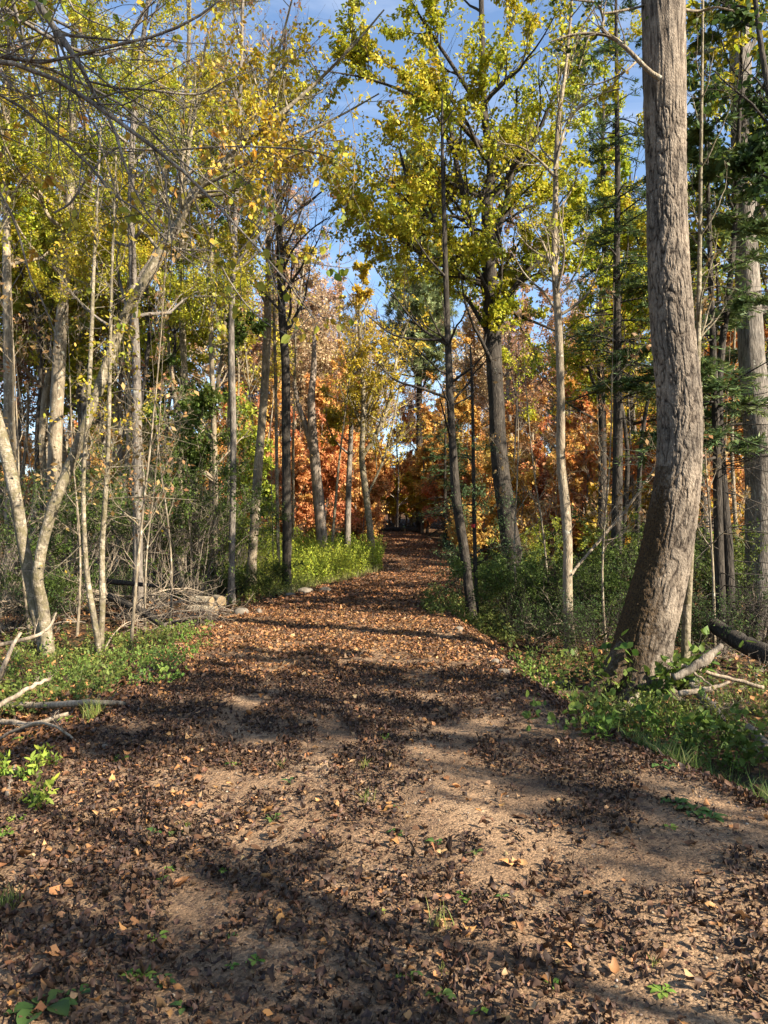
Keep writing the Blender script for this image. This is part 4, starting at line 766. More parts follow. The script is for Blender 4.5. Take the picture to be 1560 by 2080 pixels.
def fill(n, y0, y1, px0, px1, mix, seed, clear=1.0, mind=1.2, sc=1.0, dist=''):
    rng = np.random.default_rng(seed); ks = list(mix); w = np.array([mix[k] for k in ks], float); w /= w.sum(); c = 0; tries = 0
    while c < n and tries < n * 60:
        tries += 1; y = rng.uniform(y0, y1); px = rng.uniform(px0, px1); x = (px - CX) / F * y
        if inpath(x, y) > -clear: continue
        if any((x - a) ** 2 + (y - b) ** 2 < mind ** 2 for a, b, _, _ in WOOD): continue
        k = rng.choice(ks, p=w)
        if 20 < y < 56 and 0 < x - edgeR(y) < 6.5 and y < 48 and k in ('orange', 'orange2', 'red', 'gold', 'lime', 'ygreen', 'ochre', 'pink', 'brown', 'dkgreen', 'sapling'): continue
        if abs(.5446 * x + .8387 * y - 57) < 5 and 2 < x < 18: continue
        lab = f'{LOOK[k]} {dist}{zone(px, y)}'; put(k, x, y, rng, sc, lab, f'{LOOK[k].split(",")[0]} copies {dist}{zone(px, y)}'.replace(' copies', 's')); c += 1
# colour belts seen down the path
fill(20, 42, 56, 460, 760, dict(orange=4, orange2=3, red=3, gold=1), 1, sc=1.0, dist='in the near stand ')
fill(22, 38, 56, 880, 1360, dict(orange=4, orange2=3, red=3, gold=2), 2, dist='in the near stand ')
fill(13, 37, 50, 465, 770, dict(low=3, lowred=1.3), 31, clear=.6, dist='glowing behind the goldenrod ', mind=1.5)
fill(15, 33, 50, 900, 1345, dict(low=3, lowred=1.5), 32, clear=.6, dist='glowing between the trunks ', mind=1.5)
fill(16, 46, 72, -60, 480, dict(brown=3, orange=1, pink=2, ochre=2, low=2), 34, clear=1, sc=.8, dist='deep in the left wood ')
fill(12, 30, 48, -60, 470, dict(low=2, lowred=1, dkgreen=2), 35, clear=1, sc=.8, dist='low in the left wood ')
fill(6, 30, 44, 250, 470, dict(low=2, lowred=1), 33, clear=.6, dist='glimpsed through the thicket ', mind=1.5)
rp = np.random.default_rng(56)
for px, y, key, sc, wh in [(792, 71, 'orange2', .9, 'straight over the end of the path'), (765, 73, 'orange', 1.0, 'left one closing the end of the path'), (826, 72, 'gold', .95, 'golden one closing the end of the path'), (855, 69, 'low', 1.1, 'right of the logs at the end of the path'), (812, 76, 'low', 1.3, 'behind the logs at the end of the path'), (780, 78, 'lowred', 1.3, 'furthest back behind the end of the path'), (845, 77, 'low', 1.3, 'deep behind the right end of the path')]:
    put(key, (px - CX) / F * y, y, rp, sc, f'{LOOK[key]} {wh}')
fill(4, 36, 44, 960, 1320, dict(red=3, orange=2), 3, sc=.8, dist='by the path edge ')
fill(24, 57, 74, 300, 1420, dict(orange=4, orange2=4, gold=2, red=2), 4, dist='in the middle stand ')
fill(14, 58, 72, 700, 920, dict(gold=4, lime=3, orange2=2), 5, clear=.2, dist='in the middle stand ')
fill(5, 27, 36, 300, 520, dict(lime=4, gold=2, dkgreen=2), 6, sc=.85, dist='behind the shrubs ')
fill(9, 52, 66, 420, 640, dict(pink=5, brown=1), 7, sc=1.35, dist='rising behind ')
fill(10, 54, 72, 620, 800, dict(pink=4, brown=1), 8, sc=1.05, dist='rising behind ', clear=.3)
fill(12, 46, 70, 880, 1330, dict(pink=4, brown=3, ochre=1), 9, sc=1.15, dist='rising behind ')
fill(3, 24, 44, 1080, 1330, dict(ygreen=4, gold=3, orange2=1), 10, dist='mid wood ')
fill(10, 20, 42, 960, 1560, dict(pole=3, darkpole=4, birch=2), 11, clear=1.4, dist='among the trunks ')
fill(9, 30, 46, 480, 760, dict(pole=2, birch=3, darkpole=2, baresapling=3), 12, clear=1.2, dist='among the trunks ')
fill(24, 18, 40, -40, 480, dict(pole=4, darkpole=4, birch=2, bare=2), 13, dist='among the trunks ')
fill(10, 24, 40, -40, 420, dict(ochre=3, ygreen=3, brown=1), 14, sc=1.05, dist='mid wood ')
fill(9, 34, 52, -60, 440, dict(dkgreen=3, orange=2, gold=2), 15, sc=.7, dist='low in the wood ')
fill(8, 26, 40, 1330, 1620, dict(ygreen=2, gold=2, orange=2, dkgreen=2), 16, dist='mid wood ')
fill(12, 22, 50, 900, 1500, dict(sapling=3, baresapling=3), 17, clear=.5, mind=.7, dist='in the undergrowth ')
fill(18, 22, 48, 0, 740, dict(sapling=2, baresapling=4), 18, clear=.6, mind=.7, dist='in the undergrowth ')
fill(60, 74, 105, -60, 1640, dict(orange=4, orange2=3, brown=2, pink=2, gold=2, dkgreen=1), 19, clear=0, mind=2, dist='in the far wood ')

rp = np.random.default_rng(55)
for px, y, key, sc, wh in [(1185, 33, 'orange', .72, 'right of the slim tan sapling'), (1250, 35, 'red', .85, 'behind the dark fir'), (1310, 38, 'orange', .85, 'just left of the massive trunk'), (1110, 41, 'red', .9, 'behind the slim tan sapling'), (1060, 45, 'orange', .85, 'right of the forked dark trunk'), (1165, 43, 'orange2', .75, 'deep behind the slim tan sapling'), (1440, 31, 'orange', .8, 'seen through the fir at the right'), (1240, 44, 'orange', 1.0, 'deep behind the dark fir'), (975, 47, 'red', .8, 'left of the forked dark trunk')]:
    put(key, (px - CX) / F * y, y, rp, sc, f'{LOOK[key]} {wh}')
for px, y, sc, wh in [(560, 61, 1.5, 'left of the very dark trunk'), (612, 58, 1.36, 'above the dead fork'), (662, 63, 1.32, 'between the dead fork and the birch'), (715, 67, 1.2, 'above the white-flecked birch'), (690, 57, 1.0, 'low behind the birch'), (775, 72, 1.1, 'over the path end'), (835, 74, 1.1, 'over the path end by the pine'), (945, 62, 1.3, 'right of the pine'), (1005, 68, 1.35, 'behind the forked dark trunk'), (1075, 60, 1.25, 'right of the forked dark trunk'), (1140, 66, 1.35, 'behind the slim tan sapling'), (1200, 62, 1.2, 'right of the slim tan sapling')]:
    put('pink', (px - CX) / F * y, y, rp, sc, f'tall pale tan fine-twigged crown {wh}')

# ---------------------------------------------------------------- trees to the right of and behind the photographer: they throw the shade on the path
def shade(k, x, y, rng, sc, label): put(k, x, y, rng, sc, label, 'trees beside the near path')
rs = np.random.default_rng(77)
for k, (key, sv, dv, sc) in enumerate([('darkpole', 8.1, 3.4, .6), ('pole', 7.2, 7.4, .7), ('darkpole', 6.2, 10, .9), ('birch', 5.2, 9.2, 1.0), ('darkpole', 4.6, 12, 1.2), ('pole', 3.05, 9.5, 1.2), ('darkpole', 2.4, 12, 1.3), ('birch', 1.7, 9.5, 1.2), ('ygreen', 1.0, 11.5, .68), ('ygreen', 5.6, 10.8, .66), ('ochre', 2.9, 17.0, .72), ('ygreen', 4.6, 15.5, .62), ('dkgreen', 6.4, 8.8, .42), ('dkgreen', 2.7, 10.2, .46), ('dkgreen', 2.0, 8.3, .42), ('dkgreen', 4.9, 10.6, .44), ('dkgreen', 7.3, 7.2, .36)]):
    x, y = .5446 * sv + .8387 * dv, .8387 * sv - .5446 * dv
    shade(key, x, y, rs, sc, f'{LOOK[key]} beside the path behind the photographer')

fill(7, 10.5, 17, -60, 460, dict(baresapling=3), 23, clear=1.0, mind=.6, dist='between the pale leaning stems and shrubs ', sc=.9)
fill(8, 11.5, 18, 1010, 1560, dict(baresapling=3, darkpole=.6), 24, clear=1.3, mind=.6, dist='among the dark bushes ', sc=.9)
# ---------------------------------------------------------------- shrubs, copied
def shrub(name, H, nst, spread, nl, ls, pal, seed, label, cat='shrub', bark='twig', n2=160, n3=500, gap=.34, group=None, lmat='green'):
    rng = np.random.default_rng(seed); root = empty(name, (0, 0, 0), label, cat, group); N = 10
    a = rng.uniform(0, 6.28, nst); d = np.stack([np.cos(a), np.sin(a), 0 * a], -1); h = H * rng.uniform(.55, 1.05, nst); t = np.linspace(0, 1, N)
    st = (d * rng.uniform(.02, .3, (nst, 1)))[:, None] + d[:, None] * (t ** 1.5)[None, :, None] * (spread * rng.uniform(.2, 1.2, nst))[:, None, None] + np.cumsum(rng.normal(0, .02 * H / 3, (nst, N, 3)), 1)
    st[..., 2] = h[:, None] * (t - .12 * t ** 3)[None] - .1
    rad = np.repeat((.012 * (H / 2.5) ** .7 * (1 - .85 * t))[None], nst, 0) + .0015
    A = Acc(); V, Q = tubes(st, rad, 6); A.add(V, Q)
    b1, q1 = grow(rng, st, rad, n2, .25, 1, 48, 14, .38, .22, .04, .16, 7, rel=True, rend=.0018); V, Q = tubes(b1, q1, 4); A.add(V, Q)
    b2, q2 = grow(rng, b1, q1, n3, .15, 1, 45, 14, .55, .4, .02, .2, 5, rel=True, rend=.0015); V, Q = tubes(b2, q2, 3); A.add(V, Q)
    V, Q, _ = A.out(); mesh('stem', V, Q, M[bark], root, smooth=True)
    if nl:
        V, Q, c = leaves_on(rng, np.concatenate([b2, b1[:, 2:7]]), nl, ls, pal, wid=.55, full=False, gap=gap, gf=1.6, droop=.2, seed=seed, cf=1.2, off=.03); mesh('foliage', V, Q, M[lmat], root, col=c)
    return root
class Kit:
    """one of a kind built once; place() puts the first, later calls put copies"""
    def __init__(s, make): s.make, s.root = make, None
    def place(s, loc, rz, sc, label, group=None, tilt=(0, 0)):
        if s.root is None:
            s.root = s.make(); s.root.location = [float(v) for v in loc]; s.root.rotation_euler = (tilt[0], tilt[1], rz); s.root.scale = (sc, sc, sc) if np.isscalar(sc) else sc
            s.root['label'] = label
            if group: s.root['group'] = group
            return s.root
        return dup(s.root, loc, rz, sc, label, group, tilt)
rng = np.random.default_rng(5)
tall = Kit(lambda: shrub('tall_shrub', 4.2, 16, 1.5, 6500, .075, PAL['green'], 301, '', bark='twig'))
dense = Kit(lambda: shrub('leafy_shrub', 2.3, 18, 1.3, 9500, .065, PAL['green'][:3] + [(.15,.165,.03)], 302, '', n2=200, n3=700, bark='dark'))
twiggy = Kit(lambda: shrub('twiggy_shrub', 2.0, 16, 1.2, 3600, .055, PAL['dkgreen'] + PAL['brown'][:1], 303, '', n2=260, n3=900, bark='dark'))
limey = Kit(lambda: shrub('yellowing_shrub', 3.0, 16, 1.3, 6500, .075, PAL['lime'], 304, ''))
for k, (px, Y, sc, lab) in enumerate([(395, 19.3, 1.0, 'tallest dense green shrub in front of the leaning trunks left of the path'), (300, 18.6, .9, 'green shrub left of the tallest one behind the brush pile'), (240, 19, .9, 'green shrub behind the pair of pale saplings'),
        (450, 20.5, .8, 'green shrub with many grey stems beside the slim tan-grey trunk'), (140, 17, .75, 'green shrub behind the leaning pale trunk'), (60, 16.5, .7, 'green shrub behind the double-stemmed base'), (-10, 15.5, .75, 'green shrub at the left picture edge'), (350, 22, .95, 'green shrub at the back of the left thicket'), (190, 23, .9, 'shaded shrub deep in the left wood')]):
    tall.place(at(px, Y), rng.uniform(0, 6), sc, lab, 'tall green shrubs left of the path')
for k, (px, Y, sc, lab) in enumerate([(1060, 16.0, .8, 'dark leafy shrub between the forked dark trunk and the slim tan sapling'), (1108, 15.6, .66, 'dark leafy shrub just left of the slim tan sapling'), (1200, 15, .7, 'dark leafy shrub between the slim sapling and the massive trunk'), (1260, 17, .95, 'tall dark shrub behind the left side of the massive trunk'),
        (1130, 18.5, .8, 'dark shrub behind the slim tan sapling'), (1020, 20.5, .75, 'low dark shrub at the foot of the forked dark trunk'), (1420, 16, 1.0, 'dark shrub behind the thin fir trunk on the right'), (1520, 18, 1.1, 'dark shrub behind the thick trunk at the right edge'), (1340, 20, 1.2, 'dark shrub hidden behind the massive trunk'),
        (985, 23, .6, 'small dark shrub beyond the bending trunk at the path'), (478, 20.3, .42, 'low dark bush at the path side of the green thicket'), (545, 21.5, .5, 'low dark bush between the two straight trunks left of the path'), (100, 14.6, .55, 'low bush behind the double-stemmed pale base')]):
    dense.place(at(px, Y), rng.uniform(0, 6), sc, lab, 'dark leafy shrubs')
for k, (px, Y, sc, lab) in enumerate([(1080, 13.6, .6, 'twiggy low shrub in front of the dark bushes right of the path'), (1220, 12.6, .7, 'twiggy shrub left of the foot of the massive trunk'), (1170, 16, .95, 'tall twiggy shrub above the dark bushes'), (1300, 14.5, 1.0, 'twiggy shrub half behind the massive trunk'), (1450, 13.0, .7, 'twiggy shrub behind the fallen log at the right'),
        (452, 20, .6, 'twiggy stems standing behind the sawn logs'), (20, 13.8, .7, 'twiggy shrub at the left edge behind the pale stem'), (250, 17.6, .6, 'twiggy shrub right of the pale saplings'), (1540, 14, .9, 'twiggy shrub at the right picture edge'), (1000, 25, .8, 'twiggy shrub beyond the forked dark trunk')]):
    twiggy.place(at(px, Y), rng.uniform(0, 6), sc, lab, 'twiggy shrubs')
for k, (px, Y, sc, lab) in enumerate([(480, 25.5, .95, 'yellow-green shrub between the green thicket and the slim tan-grey trunk'), (545, 28, .75, 'yellow-green shrub behind the very thin pale stem'), (420, 27, 1.05, 'yellow-green shrub at the back of the left thicket'), (610, 30, .5, 'low yellow-green shrub left of the dead fork'), (1215, 22, .8, 'yellowing shrub in the shade right of the slim sapling'), (1400, 21, .9, 'yellowing shrub behind the thin fir trunk'), (1500, 20, .7, 'yellowing shrub lit between the right edge trunks')]):
    limey.place(at(px, Y), rng.uniform(0, 6), sc, lab, 'yellowing shrubs')
rw = np.random.default_rng(8)
for k in range(34):                                # understory further back
    y = rw.uniform(26, 62); px = rw.uniform(-40, 1600); x = (px - CX) / F * y
    if inpath(x, y) > -1.2 or (430 < px < 770 and y < 36): continue
    kit, nm = ((dense, 'dark leafy'), (limey, 'yellowing'), (tall, 'green'))[int(rw.integers(3))]
    kit.place(g3(x, y, -.1), rw.uniform(0, 6), rw.uniform(.5, .9), f'{nm} shrub far back in the wood {zone(px, y)}', f'{nm} shrubs far back {zone(px, y)}')

# ---------------------------------------------------------------- herbs on the banks, copied
kits = [Kit(lambda: herb('bramble_plant', 9, .55, .09, .075, 110, [(.045, .085, .018), (.075, .12, .02), (.12, .165, .028), (.22, .23, .035)], 401, '', 'plant', lean=.5, wid=.68)),
        Kit(lambda: herb('bramble_plant', 11, .45, .12, .06, 150, [(.05, .10, .022), (.09, .155, .028), (.16, .22, .04), (.26, .26, .05)], 402, '', 'plant', lean=.5, wid=.62)),
        Kit(lambda: herb('leafy_herb', 8, .4, .07, .05, 130, BRIGHT, 403, '', 'plant', lean=.3, wid=.4))]
rh = np.random.default_rng(21)
right_spots = [(1262,1492),(1220,1502),(1290,1500),(1320,1480),(1345,1505),(1375,1520),(1330,1440),(1360,1470),(1400,1490),(1420,1530),(1440,1500),(1300,1460),(1310,1400),(1330,1405),(1290,1410),(1350,1400),(1365,1415),(1270,1420),(1320,1425),(1335,1385),(1345,1420),(1290,1375),(1380,1450),(1460,1560),(1490,1520),(1520,1500),(1100,1400),(1080,1385),(1065,1365),(1120,1410),(1095,1365),(1050,1340),(1500,1570),(1545,1560),(1165,1490),(1410,1555)]
WHERE = lambda px, py: ('among the roots of the massive trunk' if 1180 <= px < 1350 else 'on the right bank below the slim sapling' if px < 1180 else 'by the broken poles right of the massive trunk' if py < 1510 else 'on the bank near the right picture edge')
for k, (px, py) in enumerate(right_spots):
    p = ground_at(px, py); q = int(rh.integers(3))
    if 1050 <= px <= 1120: q = 2 if k % 2 else 1
    kits[q].place((p[0], p[1], p[2] - .02), rh.uniform(0, 6), rh.uniform(.55, 1.15) * (1.5 if 1260 < px < 1370 and py < 1430 else 1), f'leafy green herb {WHERE(px, py)}', f'leafy green herbs {WHERE(px, py)}')
left_spots = [(255,1350),(285,1365),(320,1370),(350,1362),(375,1345),(395,1330),(410,1318),(230,1372),(300,1335),(340,1335),(265,1395),(310,1395),(205,1390),(375,1312),(395,1300),(180,1360),(150,1375),(120,1390),(60,1395),(30,1370),(250,1310),(200,1410),(330,1390),(285,1320),(130,1330),(40,1350)]
WL = lambda px: 'in the lush patch at the left path edge' if px > 240 else 'at the foot of the pale saplings' if px > 140 else 'at the foot of the leaning pale trunk'
for k, (px, py) in enumerate(left_spots):
    p = ground_at(px, py); kits[(1, 2)[k % 2]].place((p[0], p[1], p[2] - .02), rh.uniform(0, 6), rh.uniform(.35, .85), f'small leafy plant {WL(px)}', f'small leafy plants {WL(px)}')
tallherb = Kit(lambda: herb('nettle_plant', 5, .42, .04, .075, 90, [(.12, .2, .03), (.22, .29, .04), (.34, .34, .05)], 404, '', 'plant', lean=.2, wid=.36))
for k, (px, py, sc, lab) in enumerate([(78, 1648, .72, 'tall sunlit yellow-green weed among brown leaves at the lower left'), (62, 1590, .7, 'shaded leafy weed behind the tall sunlit one at the lower left'), (8, 1590, .7, 'weed stem cut by the left picture edge above the brown leaves'), (100, 1560, .6, 'small weed below the pale fallen pole at the left')]):
    p = ground_at(px, py); tallherb.place((p[0], p[1], p[2] - .02), rh.uniform(0, 6), sc, lab)

# goldenrod field, grass and forest-floor growth: nobody could count these
A = Acc(); rg = np.random.default_rng(31)
def stems(n, x, y, h, nl, ls, pal, seed, wid=.28, lean=.22):
    rng = np.random.default_rng(seed); n = len(x); z = height(x, y); H = h * rng.uniform(.5, 1.15, n); a = rng.uniform(0, 6.28, n); t = np.linspace(0, 1, 6)
    d = np.stack([np.cos(a), np.sin(a), 0 * a], -1); st = np.stack([x, y, z], -1)[:, None] + d[:, None] * (t ** 1.7)[None, :, None] * (H * lean * rng.uniform(.2, 1.6, n))[:, None, None]
    st[..., 2] += H[:, None] * t[None] - .02
    V, Q = tubes(st, np.repeat(.004 * (1 - .7 * t)[None], n, 0), 3); A.add(V, Q, np.repeat(np.array([[.12, .12, .035]]), len(V), 0))
    V, Q, c = leaves_on(rng, st, nl, ls, pal, wid=wid, full=False, gap=.15, gf=.7, off=.02, droop=.15, t0=.1, flat=.5, seed=seed, cf=.6); A.add(V, Q, c)
m = 3400; y = rg.uniform(23.5, 35, m); px = rg.uniform(425, 780, m); x = (px - CX) / F * y; k = (inpath(x, y) < -.15) & (x < edgeL(y)); x, y = x[k], y[k]
stems(0, x, y, 1.15, 60000, .10, [(.15, .21, .025), (.25, .31, .03), (.37, .39, .04), (.46, .43, .06)], 32)
m = 900; y = rg.uniform(20.5, 25, m); x = edgeL(y) - rg.uniform(.0, 4.5, m); stems(0, x, y, .45, 9000, .075, [(.10, .13, .025), (.20, .22, .04), (.30, .27, .07)], 33)
V, Q, c = A.out(); tag(mesh('goldenrod', V, Q, M['green'], col=c), kind='stuff')
A = Acc()
m = 5200; y = 8 + 34 * rg.random(m) ** 1.4; px = rg.uniform(-60, 1620, m); x = (px - CX) / F * y
k = (inpath(x, y) < -.5) & (fbm(np.stack([x, y], -1) * .6, 2, 51) > .46); x, y = x[k], y[k]; stems(0, x, y, .34, 26000, .065, [(.05, .075, .02), (.09, .12, .025), (.16, .18, .035), (.24, .2, .05)], 34, wid=.5, lean=.6)
m = 900; y = rg.uniform(14.5, 21, m); x = edgeR(y) + rg.uniform(-.35, 1.8, m); stems(0, x, y, .28, 7000, .06, [(.05, .08, .02), (.09, .12, .025), (.15, .17, .03)], 35, wid=.5, lean=.5)
m = 500; y = rg.uniform(8.5, 13.5, m); x = edgeL(y) - rg.uniform(.1, 3.6, m); stems(0, x, y, .22, 9000, .045, [(.045, .08, .018), (.08, .125, .024), (.15, .19, .035), (.22, .2, .05)], 36, wid=.5, lean=.6)
V, Q, c = A.out(); tag(mesh('undergrowth', V, Q, M['green'], col=c), kind='stuff')
A = Acc()
def grass(n, xf, y0, y1, h, pal, seed, w=.004, cond=None):
    rng = np.random.default_rng(seed); y = rng.uniform(y0, y1, n); x = xf(y, rng); k = fbm(np.stack([x, y], -1) * 1.4, 2, seed) > .44; x, y = x[k], y[k]
    V, Q, c = blades(rng, np.stack([x, y], -1), height(x, y) - .01, h, pal, w, .9); A.add(V, Q, c)
GR = [(.05, .10, .025), (.09, .15, .03), (.15, .2, .045), (.26, .25, .09)]
grass(3000, lambda y, r: edgeR(y) + .1 + np.abs(r.normal(0, .55, len(y))), 3.8, 6.6, .20, GR, 61, .0035)
grass(1800, lambda y, r: edgeR(y) + .6 + r.uniform(0, 3, len(y)), 6.5, 10, .22, GR, 62)
grass(700, lambda y, r: edgeL(y) - .3 - np.abs(r.normal(0, 1.2, len(y))), 7.5, 13, .18, GR, 63)
grass(1500, lambda y, r: edgeL(y) - np.abs(r.normal(0, .8, len(y))), 20, 30, .35, [(.16, .18, .05), (.3, .28, .09), (.4, .34, .16)], 64, .006)
V, Q, c = A.out(); tag(mesh('grass', V, Q, M['grass'], col=c), kind='stuff')

# ---------------------------------------------------------------- dead wood
def pole(name, pts, bark, label, cat, seed, nbr=5, br=.35, group=None, zlock=True, S=12):
    """a fallen stem: points (px, py, width, distance) or (x, y, z, radius) in metres"""
    rng = np.random.default_rng(seed); ln = resample(np.array(pts, float), 30)
    wob = .02 * np.stack([vnoise(np.stack([np.arange(30) * .4, np.full(30, seed)], -1), k) - .5 for k in range(3)], -1); ln[:, :3] += wob * min(1, ln[0, 3] / .02)
    base = ln[0, :3].copy(); l = ln.copy(); l[:, :3] -= base; A = Acc()
    V, Q = tubes(l[None, :, :3], np.maximum(l[None, :, 3], .003), S); ns = fbm(V * 9 + seed, 2, seed)[:, None] - .5; c = np.repeat(l[:, :3], S, 0); V = c + (V - c) * (1 + .35 * ns); A.add(V, Q)
    A.add(np.zeros((0, 3)), np.zeros((0, 4), int))
    caps = [np.r_[np.arange(S)[::-1]], np.arange(S) + 29 * S]
    Qc = np.array([[c_[0], c_[a], c_[a + 1], c_[a + 2]] for c_ in caps for a in range(1, S - 2, 2)]); A.q.append(Qc)
    if nbr:
        b1, q1 = grow(rng, l[None, :, :3], l[None, :, 3], nbr, .3, 1, 45, 15, br, br * .5, .05, .16, 8, rel=True); V, Q = tubes(b1, q1, 5); A.add(V, Q)
        b2, q2 = grow(rng, b1, q1, nbr * 5, .2, 1, 45, 15, .5, .3, .02, .18, 6, rel=True); V, Q = tubes(b2, q2, 3); A.add(V, Q)
    V, Q, _ = A.out(); return tag(mesh(name, V, Q, M[bark], smooth=True, loc=[float(v) for v in base]), label, cat, group)
def gp(px, py, w, up=.0):
    p = ground_at(px, py); r = w / 2 / F * p[1]; return np.array([p[0], p[1], p[2] + up + r * .8 + .02, r])
def pp(px, py, w, Y): return np.r_[P(px, py, Y), w / 2 / F * Y]
pole('fallen_pole', [gp(-40, 1452, 12, .05), gp(60, 1455, 13, .06), gp(150, 1452, 13, .06), gp(225, 1445, 11, .04), gp(262, 1438, 10)], 'pale', 'thick tan fallen pole lying from the left edge toward the path, behind the paler ones', 'fallen branch', 501, 3, .2)
pole('fallen_pole', [gp(-30, 1478, 11, .05), gp(40, 1490, 11, .06), gp(90, 1488, 10, .06), gp(140, 1470, 8, .06)], 'pale', 'pale knobbly fallen pole ending beside the grass clump at the left', 'fallen branch', 502, 2, .2)
pole('fallen_branch', [gp(0, 1516, 6, .04), gp(50, 1506, 7, .1), gp(105, 1504, 6, .1), (lambda q: q)(gp(160, 1516, 4))], 'pale', 'bleached arched branch, front one of the fallen poles at the left', 'fallen branch', 503, 2, .2)
pole('fallen_branch', [pp(-10, 1438, 9, 6.9), pp(30, 1415, 9, 7.1), pp(75, 1390, 8, 7.3), pp(102, 1378, 6, 7.5)], 'pale', 'propped pale branch slanting up from the left picture edge', 'fallen branch', 504, 3, .25)
pole('fallen_branch', [pp(-10, 1312, 8, 9.6), pp(40, 1300, 8, 9.8), pp(95, 1278, 6, 10), pp(115, 1245, 4, 10.1)], 'pale', 'thin pale branch leaning across the foot of the leaning trunk', 'fallen branch', 505, 4, .3)
pole('fallen_branch', [gp(0, 1380, 9), pp(14, 1340, 9, 8.7), pp(30, 1305, 8, 8.9), pp(42, 1285, 6, 9)], 'pale', 'short speckled branch standing crooked at the left picture edge', 'fallen branch', 506, 2, .3)
pole('fallen_log', [pp(-60, 1182, 16, 16.4), pp(60, 1176, 17, 16.2), pp(150, 1176, 14, 16), pp(260, 1184, 10, 15.6), pp(330, 1192, 7, 15.3)], 'dark', 'grey fallen trunk lying level behind the double-stemmed pale base', 'fallen trunk', 507, 4, .12)
pole('fallen_log', [pp(222, 1212, 15, 14.6), pp(262, 1230, 16, 14.2), pp(300, 1250, 15, 13.8), pp(335, 1272, 11, 13.4)], 'dark', 'dark fallen log slanting down under the brush right of the pale saplings', 'fallen trunk', 508, 3, .2)
pole('fallen_branch', [gp(30, 1560, 9), gp(22, 1590, 9), gp(14, 1625, 9)], 'twig', 'short grey stick in the shade at the far left edge', 'fallen branch', 509, 0)
pole('fallen_branch', [pp(255, 1395, 7, 8.7), pp(280, 1400, 7, 8.6), pp(300, 1408, 5, 8.5)], 'cut', 'short broken yellow stick in the lush patch on the left', 'fallen branch', 510, 0)
pole('fallen_branch', [gp(262, 1388, 5), gp(300, 1372, 7), gp(328, 1362, 6)], 'pale', 'pale stick lying inside the lush patch at the left path edge', 'fallen branch', 511, 0)
pole('fallen_branch', [gp(268, 1385, 3), pp(275, 1400, 3, 8.4), gp(284, 1424, 3)], 'dark', 'thin dark twig at the edge of the orange leaves below the lush patch', 'fallen branch', 512, 0)
pole('fallen_log', [pp(1440, 1262, 28, 13.0), pp(1480, 1290, 33, 12.4), pp(1520, 1312, 37, 11.9), pp(1570, 1335, 42, 11.4), pp(1640, 1362, 44, 11)], 'dark', 'thick dark fallen log slanting down to the right picture edge', 'fallen trunk', 513, 0, S=22)
pole('broken_limb', [pp(1368, 1376, 14, 9.0), pp(1392, 1366, 16, 9.0), pp(1420, 1348, 18, 9.0), pp(1436, 1338, 22, 9.02), pp(1448, 1326, 14, 9.05), pp(1466, 1312, 10, 9.1)], 'twig', 'stout broken limb with a knot, propped beside the thin birch stem', 'fallen branch', 514, 0)
pole('fallen_branch', [pp(1368, 1352, 8, 9.7), pp(1420, 1362, 8, 9.6), pp(1480, 1378, 8, 9.5), pp(1550, 1396, 8, 9.4)], 'pale', 'long pale branch running right from behind the thin birch stem', 'fallen branch', 515, 3, .2)
pole('fallen_branch', [pp(1365, 1345, 7, 9.3), pp(1395, 1356, 6, 9.3), pp(1425, 1378, 5, 9.2), pp(1450, 1396, 4, 9.1)], 'pale', 'thin pale stick crossing under the knotted limb', 'fallen branch', 516, 1, .3)
pole('fallen_branch', [pp(1378, 1410, 12, 8.6), pp(1420, 1404, 12, 8.6), pp(1455, 1396, 9, 8.7), pp(1480, 1386, 5, 8.8)], 'pale', 'bright barkless branch right of the foot of the thin birch stem', 'fallen branch', 517, 2, .3)
pole('fallen_log', [gp(1392, 1412, 22, .1), gp(1420, 1436, 20, .08), gp(1450, 1458, 18, .03), gp(1470, 1470, 12)], 'grey', 'short rotten log with a splintered end below the thin birch stem', 'fallen trunk', 518, 0, S=18)
pole('fallen_log', [gp(1522, 1498, 16, .05), gp(1545, 1522, 18, .03), gp(1575, 1550, 18)], 'tan', 'pale log end by the right picture edge above the grass', 'fallen trunk', 519, 0)
pole('fallen_branch', [gp(1260, 1458, 12), gp(1278, 1446, 12, .04), gp(1298, 1430, 10, .08)], 'tan', 'mossy stub of branch among the herbs at the massive trunk', 'fallen branch', 520, 0)
pole('leaning_branch', [pp(1156, 1172, 6, 13.4), pp(1200, 1118, 6, 13.6), pp(1245, 1068, 6, 13.8), pp(1290, 1010, 5, 14), pp(1330, 950, 4, 14.2)], 'pale', 'long dead branch leaning from the slim tan sapling toward the massive trunk', 'fallen branch', 521, 5, .3)
pole('fallen_branch', [gp(1105, 1408, 5), gp(1130, 1398, 8, .03), gp(1160, 1392, 6)], 'twig', 'small brown stick right of the leafy bush on the right bank', 'fallen branch', 522, 1, .3)
pole('twig_stick', [gp(1490, 2008, 6), gp(1525, 2028, 7), gp(1580, 2062, 6)], 'dark', 'dark stick on the sand at the lower right picture edge', 'stick', 523, 0)
pole('twig_stick', [gp(168, 1948, 2.5), gp(200, 1928, 3), gp(238, 1908, 2.5)], 'twig', 'pale thin stick lying in the litter at the lower left', 'stick', 524, 0)
pole('twig_stick', [gp(1258, 1830, 2), gp(1290, 1838, 2), gp(1340, 1836, 1.5)], 'dark', 'hair-thin dark twig on the bare sand at the right', 'stick', 525, 0)
pole('twig_stick', [gp(1005, 1690, 2), gp(1040, 1700, 2), gp(1062, 1718, 1.5)], 'dark', 'hair-thin twig on the sunlit streak of sand', 'stick', 526, 0)
pole('twig_stick', [gp(400, 1950, 2), gp(430, 1930, 2), gp(462, 1905, 1.5)], 'dark', 'thin dark twig beside the star-shaped seedling', 'stick', 527, 0)
